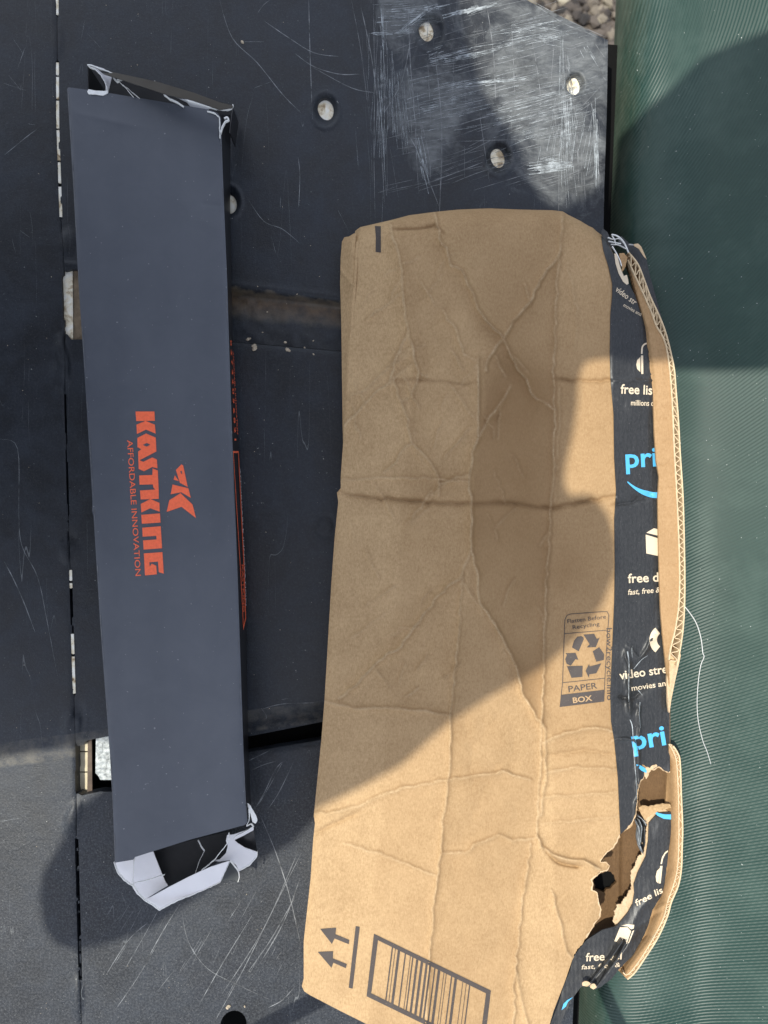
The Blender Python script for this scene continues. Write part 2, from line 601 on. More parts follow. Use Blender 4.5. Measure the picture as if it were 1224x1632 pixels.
def mat_green(name):
    t = NT(name)
    x, y, z = t.xyz()
    ax = t.math('SUBTRACT', x, (555 - CX) * S); ay = t.math('SUBTRACT', y, (CY + 95) * S)
    rr = t.math('SQRT', t.math('ADD', t.math('MULTIPLY', ax, ax), t.math('MULTIPLY', ay, ay)))
    rr = t.math('ADD', rr, t.math('MULTIPLY', t.noise(3, 1, .5), .004))
    w = t.math('SINE', t.math('MULTIPLY', rr, 2 * math.pi / (4.6 * S)))
    w2 = t.math('SINE', t.math('MULTIPLY', t.math('ADD', t.math('MULTIPLY', x, .93), t.math('MULTIPLY', y, -.36)), 2 * math.pi / (6.1 * S)))
    base = t.ramp(t.noise(7, 4, .6), [(.3, c3(.005, .027, .019)), (.7, c3(.008, .036, .026))])
    col = t.mix(t.math('MULTIPLY', t.math('ADD', t.math('MULTIPLY', w, .5), .5), .22), base, c3(.018, .055, .043))
    dust = t.ramp(t.noise(14, 5, .65), [(.45, g(0)), (.7, g(1))])
    col = t.mix(t.math('MULTIPLY', dust, .10), col, c3(.2, .26, .22))
    # worn pale strip along the left edge
    ed = t.math('DIVIDE', t.math('SUBTRACT', t.math('ADD', x, t.math('MULTIPLY', y, -.04)), (985 - CX) * S - .04 * CY * S), 70 * S)
    em = t.ramp(t.math('ADD', ed, t.math('MULTIPLY', t.math('SUBTRACT', t.noise(60, 5, .7, t.scaled(1, .3)), .5), 1.2)), [(.0, g(1)), (.75, g(0))])
    col = t.mix(t.math('MULTIPLY', em, .25), col, c3(.30, .29, .22))
    sp = t.ramp(t.noise(460, 1, .35), [(.79, g(0)), (.81, g(1))])
    col = t.mix(t.math('MULTIPLY', sp, .7), col, c3(.5, .52, .48))
    t.l(col, t.b.inputs['Base Color'])
    t.b.inputs['Roughness'].default_value = .44
    t.b.inputs['Specular IOR Level'].default_value = .42
    h = t.math('ADD', w, t.math('MULTIPLY', w2, .15))
    nb = t.bump(h, .00015, .9)
    t.l(nb, t.b.inputs['Normal'])
    return t.m

M = {}
M['kraft'] = mat_kraft('kraft_cardboard')
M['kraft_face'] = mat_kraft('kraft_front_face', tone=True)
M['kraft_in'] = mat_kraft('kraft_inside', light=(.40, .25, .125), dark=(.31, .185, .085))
M['kraft_shade'] = mat_kraft('kraft_painted_shade', light=(.15, .085, .038), dark=(.095, .052, .022))  # kraft darkened in colour to stand for shade inside tear and flutes
M['torn'] = mat_kraft('torn_paper_fibre', light=(.62, .46, .29), dark=(.48, .33, .19), stretch=1)
M['liner'] = mat_simple('cut_liner_edge', (.60, .46, .29), .8, .2, .12, 200)
M['plastic'] = mat_plastic('black_deck_plastic')
M['boxtop'] = mat_boxblack('matte_black_card')
M['boxside'] = mat_simple('glossy_black_card', (.012, .012, .014), .3, .5, .3, 30)
M['boxin'] = mat_simple('box_end_shade_black', (.006, .006, .007), .6, .3, .2, 40)
M['white'] = mat_simple('white_card_inside', (.70, .68, .69), .6, .4, .05, 20, .0002)
M['torn_white'] = mat_simple('torn_white_card', (.82, .81, .78), .85, .2, .08, 300, .0003)
M['orange'] = mat_simple('orange_print', (.93, .155, .065), .5, .4, .10, 420)
M['tape'] = mat_tape('black_parcel_tape')
M['tapeprint'] = mat_ink('cream_tape_print', (.68, .56, .40), .5, .25)
M['blue'] = mat_ink('light_blue_print', (.085, .42, .72), .42, .25)
M['ink'] = mat_ink('dark_ink', (.055, .043, .038), .7, .55)
M['kraftprint'] = mat_ink('kraft_reversed_print', (.42, .275, .145), .8, .1)
M['green'] = mat_green('ribbed_green_plastic')
t_ = NT('sunlit_ground_cream')
t_.l(t_.ramp(t_.noise(95, 4, .6, None, .6), [(.30, c3(.20, .13, .07)), (.38, c3(.55, .43, .27)), (.46, c3(.86, .77, .58)), (.6, c3(.95, .91, .80))]), t_.b.inputs['Base Color'])
t_.b.inputs['Roughness'].default_value = .8
M['cream'] = t_.m  # bright cream stands in for sunlit ground showing through
M['void'] = mat_simple('shade_black', (.006, .006, .006), .9, .1, .2, 20)  # near-black that stands for deep shade in gaps and behind the tear
M['mark'] = mat_simple('pale_scratch', (.15, .155, .16), .7, .3, .85, 90)
M['scuff'] = mat_simple('pale_scuff', (.27, .29, .30), .6, .3, .75, 160)
M['thread'] = mat_simple('pale_nylon_thread', (.62, .62, .60), .5, .5, .1, 100)
M['clothes'] = mat_simple('dark_clothes', (.05, .055, .07), .9, .2, .3, 8)
M['metal'] = mat_simple('shadow_bar_grey', (.2, .2, .2), .5, .5, .1, 10)

# ------------------------------------------------------------------ ground far below
def box_mesh(name, x0, x1, y0, y1, z0, z1, mat, parent=None):
    V = [(x0, y0, z0), (x1, y0, z0), (x1, y1, z0), (x0, y1, z0), (x0, y0, z1), (x1, y0, z1), (x1, y1, z1), (x0, y1, z1)]
    Q = [(0, 3, 2, 1), (4, 5, 6, 7), (0, 1, 5, 4), (1, 2, 6, 5), (2, 3, 7, 6), (3, 0, 4, 7)]
    return link(name, mesh_from(name, V, Q, smooth=False), mat, parent)

tg = NT('brown_gravel_soil')
n1 = tg.noise(45, 6, .7)
tg.l(tg.ramp(n1, [(.3, c3(.05, .04, .032)), (.55, c3(.13, .105, .085)), (.75, c3(.28, .23, .18))]), tg.b.inputs['Base Color'])
tg.b.inputs['Roughness'].default_value = .95
tg.l(tg.bump(tg.noise(60, 5, .7), .02, .8), tg.b.inputs['Normal'])
GZ = -0.30
me = mesh_from('ground', [(-6, -6, GZ), (6, -6, GZ), (6, 6, GZ), (-6, 6, GZ)], [(0, 1, 2, 3)], smooth=False)
o = link('ground', me, tg.m); o['kind'] = 'structure'

# gravel lying on it, in and around the gap that can be seen
bm = bmesh.new()
tp = NT('gravel_stones')
oi = tp.n('NewGeometry')
tp.l(tp.ramp(oi.outputs['Random Per Island'], [(0, c3(.02, .018, .018)), (.4, c3(.055, .045, .04)), (.8, c3(.11, .09, .075)), (.93, c3(.2, .17, .13)), (1, c3(.4, .36, .27))]), tp.b.inputs['Base Color'])
tp.b.inputs['Roughness'].default_value = .9
for i in range(1500):
    x = random.uniform(.12, .42); y = random.uniform(.52, .80)
    r_ = random.uniform(.003, .009)
    mt = Matrix.Translation((x, y, GZ + r_ * .35)) @ Matrix.Rotation(random.uniform(0, 6.28), 4, 'Z') @ Matrix.Rotation(random.uniform(-.4, .4), 4, 'X') @ Matrix.Diagonal((r_ * random.uniform(.8, 1.7), r_, r_ * .7, 1))
    res = bmesh.ops.create_icosphere(bm, subdivisions=1, radius=1, matrix=mt)
    for v in res['verts']:
        v.co += Vector([random.uniform(-.15, .15) * r_ for _ in range(3)])
me = bpy.data.meshes.new('gravel'); bm.to_mesh(me); bm.free()
o = link('gravel', me, tp.m); o['kind'] = 'stuff'
tag(o, 'brown and grey gravel far below, seen past the cut corner of the deck', 'gravel')

# ------------------------------------------------------------------ the black plastic deck
deck = thing('plastic_deck', 'scratched black molded plastic deck with bolt holes and narrow slots under both boxes', 'deck', (0, 0, 0))

def ell(cx, cy, rx, ry, ang=-14, n=20):
    a = R(ang); out = []
    for i in range(n):
        t = 2 * math.pi * i / n
        u, v = rx * math.cos(t), ry * math.sin(t)
        out.append((cx + u * math.cos(a) - v * math.sin(a), cy + u * math.sin(a) + v * math.cos(a)))
    return out

# (centre, radii) of the through holes and of the countersunk rings round them
HOLES = [(519, 174, 12.5, 18, 519, 176, 27), (679, 49, 11.5, 17.5, 686, 50, 30), (793, 252, 11, 16, 795, 252, 27),
         (913, 136, 11, 15.5, 917, 134, 20), (365, 325, 12.5, 16, 362, 322, 27)]
HOLE_LOW = (372, 1634, 21, 24)
def seam_x(y):
    return np.interp(y, [0, 200, 345, 430, 640, 830, 900, 1100, 1180, 1280, 1340, 1560, 1700], [91, 92, 97, 103, 104, 109, 112, 118, 120, 122, 122, 128, 132])

def lumps(x, y):
    """melted looking joints between the panels"""
    z = np.zeros_like(x)
    for (cx, cy, rx, ry, h, a) in ((108, 385, 15, 26, 1.6, 5), (100, 570, 13, 44, 2.6, -8), (96, 600, 24, 34, 1.4, 10), (114, 868, 10, 34, -1.0, 0), (110, 880, 20, 24, 1.3, 0),
                                   (124, 1150, 14, 36, -2.0, 8), (118, 1160, 26, 40, 1.6, 8), (122, 1158, 9, 24, 2.4, 8), (116, 1300, 14, 34, 2.6, 24), (124, 1590, 11, 40, 2.2, 0), (30, 1700, 30, 30, 0, 0),
                                   (93, 62, 10, 34, .8, 0)):
        c, s = math.cos(R(a)), math.sin(R(a))
        u = ((x - cx) * c + (y - cy) * s) / rx; v = (-(x - cx) * s + (y - cy) * c) / ry
        d = np.sqrt(u * u + v * v)
        z += h * .001 * (1 - sstep(.35, 1.05, d))
    return z

def deck_common(x, y):
    z = .0006 * vnoise(x, y, 130, 3) + .00015 * vnoise(x, y, 30, 4) + lumps(x, y)
    for hx, hy, rx, ry, qx, qy, qr in HOLES:
        d = np.hypot((x - qx) * 1.25, y - qy) / qr
        z -= .0055 * (1 - sstep(.5, 1.0, d)) - .0012 * np.exp(-((d - 1.06) / .10) ** 2)
    d = np.hypot((x - 518) * 1.2, y - 838)
    z += -.0009 * np.exp(-((d - 17) / 3.0) ** 2)
    return z

def z_left(x, y):
    z = deck_common(x, y)
    d = seam_x(y) - x
    return z - .0016 * np.exp(-np.maximum(d, 0) / 3.0)

def lip1(x): return 457 + .12 * (x - 370)
def lip2(x): return 545 + .085 * (x - 370)
def lip3(x): return 1132 - .16 * (x - 395)
def lip4(x): return 1166 - .16 * (x - 395)

def z_upper(x, y):
    z = deck_common(x, y)
    t = y - lip1(x)
    z = z + .0008 * np.exp(-((t + 5) / 4) ** 2)
    z = z - (.010 * sstep(-2, 16, t) - .003 * sstep(16, 80, t)) * sstep(118, 150, x)
    # two raised ribs of dirt in the channel
    z = z + .0012 * vnoise(x, y, 12, 9) * sstep(0, 20, t)
    # rounded outer edge and corner
    return z

def z_mid(x, y):
    z = deck_common(x, y) - .0015
    z -= .002 * np.exp(-np.maximum(y - lip2(x), 0) / 3)
    t = y - lip3(x)
    z = z - .012 * sstep(0, 40, t) + .0009 * vnoise(x, y, 10, 5) * sstep(0, 10, t)
    return z

def z_lower(x, y):
    z = deck_common(x, y)
    t = y - (1199 - .17 * (x - 395))
    return z - .004 * np.exp(-np.maximum(t, 0) / 6)

SLOT = [(98, 442), (103, 433), (116, 429), (140, 432), (150, 470), (150, 541), (113, 541), (106, 532), (101, 524)]
SQ = [(119, 1212), (122, 1196), (139, 1180), (176, 1173), (200, 1172), (200, 1256), (166, 1260), (130, 1268), (120, 1262)]
def seam_poly(y0, y1, w=4.5):
    ys = np.linspace(y0, y1, 10)
    l_ = [(float(seam_x(y)) - w / 2, y) for y in ys]
    r_ = [(float(seam_x(y)) + w / 2, y) for y in ys[::-1]]
    return l_ + r_
GAPS = [(-40, 26, 5), (97, 348, 5), (628, 832, 3.6), (908, 1107, 4.8), (1336, 1562, 6)]
ysl = list(np.arange(-60, 1701, 40))
left_poly = [(-240, -60)] + [(float(seam_x(y)) - .25, y) for y in ysl] + [(-240, 1700)]
gap_polys = [seam_poly(a, b, w) for a, b, w in GAPS]
lo = sheet('deck_panel', left_poly, z_left, 3.0, M['plastic'], deck, holes=gap_polys + [SLOT, SQ], thick=.012)
up_poly = [(float(seam_x(y)) + .25, y) for y in np.arange(-60, 545, 30)] + [(104.5, 523), (300, lip2(300) - .3), (600, lip2(600) - .3), (958, lip2(958) - .3), (963, 300), (967, 180), (969, 64), (843, 2), (730, -60)]
up = sheet('deck_panel', up_poly, z_upper, 3.0, M['plastic'], deck,
           holes=gap_polys + [SLOT] + [ell(h[0], h[1], h[2], h[3]) for h in HOLES], thick=.012)
mid_poly = [(104.5, 523.3), (300, lip2(300) + .3), (600, lip2(600) + .3), (958, lip2(958) + .3), (940, 1060), (600, lip4(600)), (395, lip4(395) + 8), (250, 1178), (176, 1180), (139, 1186), (121, 1190)] + [(float(seam_x(y)) + .25, y) for y in np.arange(1180, 540, -30)]
mid = sheet('deck_panel', mid_poly, z_mid, 3.0, M['plastic'], deck, holes=gap_polys + [SLOT, SQ], thick=.012)
low_poly = [(float(seam_x(1255)) + .25, 1255), (166, 1262), (210, 1262), (300, 1228), (395, 1199), (600, 1164), (938, 1106), (909, 1700)] + [(float(seam_x(y)) + .25, y) for y in np.arange(1700, 1260, -30)]
low = sheet('deck_panel', low_poly, z_lower, 3.0, M['plastic'], deck, holes=gap_polys + [SQ, ell(*HOLE_LOW, ang=20)], thick=.012)

# pale inserts painted bright, standing in for sunlit ground under holes and slots
sheet('gap_shade_sheet', [(-200, -55), (722, -55), (838, 6), (962, 70), (1010, 74), (1010, 1700), (-200, 1700)], lambda x, y: -.040 + 0 * x, 30, M['void'], deck, thick=.005, back=True)  # near-black sheet added so gaps and openings read as deep shade
for hx, hy, rx, ry, qx, qy, qr in HOLES:
    zz = lambda x, y: -.0068 + .0008 * vnoise(x, y, 7, int(hx)) 
    sheet('hole_ground_insert', ell(hx, hy, rx + 3.5, ry + 3.5), zz, 2.5, M['cream'], deck, thick=.003)
def piece(name, poly, z, mat, parent, step=2.5, nz=.0004, thick=.002):
    return sheet(name, poly, lambda x, y: z + nz * vnoise(x, y, 8, 5), step, mat, parent, thick=thick)
for a, b in ((-40, 24), (99, 120), (122, 158), (160, 205), (207, 256), (258, 292), (297, 346), (908, 926), (929, 938), (1010, 1043), (1046, 1106)):
    piece('seam_ground_insert', seam_poly(a + .5, b - .5, 4.6), -.0012, M['cream'], deck, step=1.5)
for a, b in ((630, 700), (705, 760), (764, 830)):
    piece('seam_ground_insert', seam_poly(a, b, 4), -.0075, M['mark'], deck)
for a, b in ((1352, 1356), (1384, 1388), (1436, 1440), (1452, 1455), (1500, 1516), (1520, 1535), (1540, 1556)):
    piece('seam_ground_insert', seam_poly(a, b, 4), -.005, M['mark'], deck)
piece('slot_ground_insert', [(94, 425), (115.5, 425), (116.5, 546), (94, 546)], -.004, M['cream'], deck, nz=.001)
piece('slot_ground_insert', [(117, 425), (150, 425), (150, 546), (118, 546)], -.005, mat_simple('ground_insert_brown', (.22, .165, .11), .8, .2, .3, 120, .001), deck)
# lower square opening: tan boards, a dark rail and a bright metal plate
M['board'] = mat_simple('tan_board', (.62, .54, .38), .8, .2, .15, 60, .0006)
for k, (a, b) in enumerate(((1172, 1197), (1199, 1229.5), (1231.5, 1262))):
    piece('ground_board', [(121, a), (143, a), (143, b), (121, b)], -.013, M['board'], deck)
piece('wooden_rail', [(140, 1170), (146, 1170), (147, 1262), (139, 1262)], -.009, mat_simple('brown_rail', (.11, .08, .06), .7, .3, .3, 90), deck)
sheet('metal_plate', [(153, 1165), (184, 1165), (184, 1243), (160, 1243), (156, 1236), (152, 1232)], lambda x, y: -.0045 + .0009 * vnoise(x, y, 3, 8), 1.6,
      mat_simple('bright_galvanised_metal', (.33, .35, .35), .5, .5, .5, 300, .0006, .3), deck)

# scratches: slender raised burrs, joined because nobody could count them
bm = bmesh.new()
def scratch(pts, w=1.2):
    pts = smooth_line(pts, 5) if len(pts) > 2 else [(pts[0][0] + (pts[1][0] - pts[0][0]) * i / 8, pts[0][1] + (pts[1][1] - pts[0][1]) * i / 8) for i in range(9)]
    n = len(pts)
    prev = None
    for i, (x, y) in enumerate(pts):
        a = pts[max(0, i - 1)]; b = pts[min(n - 1, i + 1)]
        dx, dy = b[0] - a[0], b[1] - a[1]; l = math.hypot(dx, dy) + 1e-9
        t = i / (n - 1)
        ww = w * .5 * (min(1, 5 * t, 5 * (1 - t)) * .85 + .15) * random.uniform(.6, 1.15)
        v1 = bm.verts.new((x - dy / l * ww, y + dx / l * ww, 0)); v2 = bm.verts.new((x + dy / l * ww, y - dx / l * ww, 0))
        if prev: bm.faces.new((prev[0], v1, v2, prev[1]))
        prev = (v1, v2)
SCR = [
    [(233, 1532), (262, 1480), (290, 1436)], [(170, 1552), (205, 1498), (236, 1470)], [(182, 1612), (218, 1560), (250, 1506)], [(194, 1553), (225, 1500), (252, 1451)],
    [(318, 1600), (352, 1540), (395, 1470)], [(342, 1628), (388, 1545), (440, 1440), (480, 1360)], [(350, 1590), (420, 1480), (478, 1350)],
    [(393, 1552), (430, 1500), (470, 1430)], [(414, 1536), (452, 1470), (478, 1400)], [(290, 1453), (300, 1500), (330, 1543), (380, 1570), (432, 1594)],
    [(415, 1300), (440, 1360), (462, 1430), (480, 1510)], [(427, 1606), (450, 1594), (470, 1572)], [(406, 1290), (422, 1262), (438, 1228), (450, 1214)],
    [(412, 1282), (430, 1252), (452, 1212)], [(424, 1294), (445, 1262), (468, 1214)], [(400, 1228), (420, 1219), (440, 1213)], [(393, 1214), (430, 1196)],
    [(0, 700), (28, 715), (30, 820), (35, 870), (60, 920), (75, 990), (92, 1080)], [(5, 892), (20, 920), (38, 960), (56, 1008)], [(0, 1310), (18, 1306), (34, 1304)],
    [(595, 0), (597, 140), (596, 250), (598, 350)], [(650, 0), (654, 100), (660, 170), (666, 290)], [(492, 0), (494, 80), (498, 190)], [(422, 34), (460, 60), (500, 84), (540, 90)],
    [(470, 85), (500, 106), (540, 118), (574, 118)], [(500, 108), (560, 140), (600, 148)], [(560, 0), (575, 80), (590, 200)], [(575, 10), (592, 90), (604, 180)], [(612, 180), (640, 130), (655, 60)],
    [(700, 90), (740, 84), (764, 78)], [(700, 260), (740, 245), (790, 220), (850, 196), (925, 172)], [(690, 130), (760, 110), (830, 92), (900, 72)], [(680, 145), (740, 128), (800, 112), (860, 98)],
    [(760, 152), (820, 132), (900, 120), (925, 118)], [(710, 150), (780, 132), (860, 112), (930, 84)], [(700, 210), (760, 190), (840, 170), (900, 150)], [(760, 210), (830, 188), (900, 170), (930, 160)],
    [(848, 66), (856, 110), (862, 160), (858, 168)], [(881, 20), (882, 80), (879, 130), (884, 180), (890, 250)], [(815, 30), (818, 90), (820, 150)], [(776, 10), (786, 80), (790, 160)],
    [(815, 33), (830, 48), (850, 52), (856, 40)], [(900, 100), (910, 128), (920, 220), (922, 288)], [(944, 62), (952, 75), (964, 92)], [(954, 100), (960, 120), (966, 128)], [(947, 200), (950, 240), (957, 292)],
    [(660, 300), (740, 270), (790, 250)], [(720, 292), (760, 276), (820, 256)], [(672, 195), (684, 250), (686, 285)], [(640, 210), (660, 230), (700, 330)], [(475, 250), (478, 280), (476, 330)],
    [(350, 0), (370, 60), (410, 100), (450, 150), (480, 180)], [(392, 312), (420, 352), (450, 365), (478, 388)], [(6, 248), (40, 220), (60, 205)], [(411, 20), (420, 8), (430, 0)],
    [(700, 350), (704, 200), (690, 60)], [(845, 0), (905, 32), (967, 60)], [(850, 6), (900, 38), (940, 54), (960, 66)], [(628, 60), (650, 54), (672, 40), (684, 24)], [(690, 40), (730, 20), (790, 6)],
    [(600, 52), (640, 50), (660, 40)], [(710, 24), (760, 14), (800, 0)], [(500, 1120), (450, 1122), (418, 1130)], [(416, 1128), (424, 1140), (424, 1146)], [(449, 1115), (460, 1113)],
]
def deck_any(x, y):
    x = np.asarray(x, float); y = np.asarray(y, float)
    zl = z_left(x, y)
    zu, zm, zw = z_upper(x, y), z_mid(x, y), z_lower(x, y)
    z = np.where(y < lip2(x), zu, np.where(y < 1180 - .165 * (x - 395), zm, zw))
    return np.where(x < seam_x(y), zl, z)
for s_ in SCR:
    scratch(s_, random.uniform(.7, 1.5))
# clusters of parallel hairlines
for i in range(150):
    x = random.uniform(600, 930); y = random.uniform(5, 310); ln = random.uniform(15, 130)
    if x > 860 and y < 60: continue
    a = R(random.gauss(-15, 5))
    scratch([(x, y), (min(960, x + ln * math.cos(a)), y + ln * math.sin(a))], random.uniform(.35, .8))
for i in range(60):
    x = random.choice([random.gauss(605, 12), random.uniform(560, 940), random.gauss(905, 15)]); y = random.uniform(5, 260); ln = random.uniform(20, 130)
    if x > 850 and y < 70: continue
    a = R(90 + random.gauss(-2, 4))
    scratch([(x, y), (x + ln * math.cos(a), y + ln * math.sin(a))], random.uniform(.3, .7))
for i in range(26):
    x = random.uniform(170, 480); y = random.uniform(1440, 1600); ln = random.uniform(15, 60)
    a = R(-60 + random.gauss(0, 4))
    scratch([(x, y), (x + ln * math.cos(a), y + ln * math.sin(a))], random.uniform(.3, .7))
for i in range(16):
    x = random.choice([random.uniform(5, 80), random.uniform(130, 560)]); y = random.uniform(5, 440) ; ln = random.uniform(8, 40)
    a = R(random.uniform(0, 180))
    scratch([(x, y), (x + ln * math.cos(a), y + ln * math.sin(a))], random.uniform(.3, .6))
o = drape_bm('scratch_marks', bm, deck_any, .00012, M['mark'], deck, 12); o['kind'] = 'stuff'

# bright scuffs where plastic was scraped up
bm = bmesh.new()
def bundle(x, y, ln, wid, ang, n, w):
    a = R(ang); r_ = random.Random(int(x * 7 + y))
    for k in range(n):
        o_ = r_.gauss(0, wid / 2.2); st = r_.uniform(-.5, .35) * ln; l_ = ln * r_.uniform(.15, .6)
        x0 = x + st * math.cos(a) - o_ * math.sin(a); y0 = y + st * math.sin(a) + o_ * math.cos(a)
        aa = a + r_.gauss(0, .05)
        pts = [(x0, y0), (x0 + l_ * .5 * math.cos(aa), y0 + l_ * .5 * math.sin(aa) + r_.gauss(0, .6)), (x0 + l_ * math.cos(aa), y0 + l_ * math.sin(aa))]
        if any((p[0] > 955 or p[1] < 2 or (p[0] - 840) * .49 > p[1]) for p in pts): continue
        ribbon(bm, smooth_line(pts, 3), r_.uniform(.3, 1) * w, r_.uniform(.2, .6) * w)
for b_ in ((620, 52, 60, 4, -4, 16, 1.1), (655, 38, 50, 5, -38, 22, 1.3), (690, 13, 34, 4, -10, 14, 1.4), (735, 20, 70, 5, -16, 30, 1.3), (772, 12, 60, 4, -22, 18, 1.1), (725, 92, 84, 9, -12, 34, 1.0), (770, 132, 90, 5, -8, 26, 1.1),
           (870, 266, 60, 13, -8, 60, 1.3), (690, 84, 26, 7, -25, 14, 1.0), (830, 60, 110, 40, -14, 60, .7), (700, 165, 110, 50, -12, 60, .6), (850, 175, 150, 60, -14, 90, .7), (905, 230, 90, 60, -80, 46, .7), (855, 50, 70, 22, 10, 20, .9),
           (945, 100, 60, 9, 60, 12, 1.6), (950, 210, 120, 7, 88, 22, 1.2), (672, 250, 70, 7, 78, 14, 1.1), (640, 150, 120, 34, 84, 40, .5), (610, 120, 260, 14, 90, 34, .6), (900, 150, 220, 12, 88, 30, .7), (640, 22, 90, 22, -4, 46, .7)):
    bundle(*b_)
o = drape_bm('scuff_marks', bm, deck_any, .00018, M['scuff'], deck, 8); o['kind'] = 'stuff'

# small crumbs of grit
bm = bmesh.new()
for x, y, r_ in ((386, 66, 3), (397, 541, 3.4), (404, 553, 4.5), (456, 547, 3), (459, 556, 3.4), (486, 554, 2), (500, 543, 2.4), (485, 1555, 2.6), (430, 1563, 0), (389, 1604, 2.5), (364, 1606, 3.5), (410, 457, 1.3), (474, 469, 1.5), (419, 530, 2), (500, 564, 1.8), (425, 497, 1.5)):
    if not r_: continue
    w = P(x, y, deck_any(np.array([x]), np.array([y]))[0] + r_ * S * .3)
    for k in range(3 if r_ > 3 else 1):
        q = r_ * S * random.uniform(.6, 1)
        bmesh.ops.create_icosphere(bm, subdivisions=1, radius=1, matrix=Matrix.Translation(Vector(w) + Vector((random.uniform(-1, 1), random.uniform(-1, 1), 0)) * r_ * S * .7) @ Matrix.Rotation(random.random() * 3, 4, 'Z') @ Matrix.Diagonal((q * 1.2, q * .8, q * .5, 1)))
for i in range(90):
    x = random.choice([random.uniform(0, 85), random.uniform(380, 540), random.uniform(150, 480)]); y = random.uniform(0, 1630)
    if 183 < x < 400 and 130 < y < 1400: continue
    r_ = random.uniform(.35, .8)
    w = P(x, y, deck_any(np.array([x]), np.array([y]))[0])
    bmesh.ops.create_icosphere(bm, subdivisions=1, radius=r_ * S, matrix=Matrix.Translation(Vector(w)))
me = bpy.data.meshes.new('grit'); bm.to_mesh(me); bm.free()
o = link('grit', me, mat_simple('tan_grit', (.42, .35, .26), .9, .2, .4, 300), None); o['kind'] = 'stuff'
tag(o, 'tan grit and dust crumbs scattered over the black deck', 'grit')

# ------------------------------------------------------------------ green ribbed plastic
def edge_x(y): return 986 - .0401 * y
def z_green(x, y):
    d = np.maximum(x - edge_x(y), 0)
    return .018 - .060 * np.exp(-d / 42.0) + .42 * S * (np.sqrt((x - 1115) ** 2 + 30 ** 2) + (x - 1115)) / 2
gp = [(edge_x(-60), -60), (edge_x(1700), 1700), (1500, 1700), (1500, -60)]
gr = sheet('green_panel', gp, z_green, 6.0, M['green'], None, thick=.01)
tag(gr, 'curved dark green ribbed plastic panel beside the black deck, right of the cardboard box', 'panel')

# ------------------------------------------------------------------ cardboard box
box = thing('cardboard_box', 'creased brown cardboard shipping box with torn corner and black printed tape on its right side', 'cardboard box', (0.07, 0, 0))
BO = Vector(box.location)

# lines that run down the box, (y, x, height in mm)
KL = [
    [(330, 566, 34), (420, 562, 34), (560, 553, 35), (700, 545, 36), (780, 540, 37), (900, 530, 40), (1100, 520, 42), (1310, 503, 42), (1400, 495, 43), (1575, 480, 43), (1720, 470, 43)],
    [(330, 622, 43), (420, 642, 50), (560, 660, 50), (700, 655, 47), (780, 640, 44), (900, 640, 45), (1100, 620, 44), (1310, 610, 44), (1400, 600, 45), (1575, 590, 46), (1720, 590, 46)],
    [(330, 700, 46), (420, 725, 52), (560, 755, 56), (700, 756, 57), (780, 750, 56), (900, 749, 57), (1100, 722, 52), (1310, 707, 48), (1400, 697, 48), (1575, 683, 48), (1720, 680, 48)],
    [(330, 896, 42), (420, 890, 39), (560, 883, 35), (700, 883, 34), (780, 880, 34), (900, 873, 34), (1100, 864, 38), (1310, 857, 42), (1400, 838, 44), (1575, 822, 45), (1720, 815, 45)],
    [(330, 960, 38), (420, 968, 43), (560, 976, 44), (700, 978, 45), (780, 981, 45), (900, 980, 45), (1100, 974, 43), (1310, 987, 40), (1400, 960, 42), (1575, 900, 42), (1720, 870, 42)],
    [(330, 1040, 26), (420, 1040, 30), (560, 1060, 32), (700, 1065, 32), (780, 1070, 32), (900, 1075, 33), (1100, 1075, 33), (1310, 1075, 32), (1400, 1060, 32), (1575, 1000, 32), (1720, 960, 32)],
]
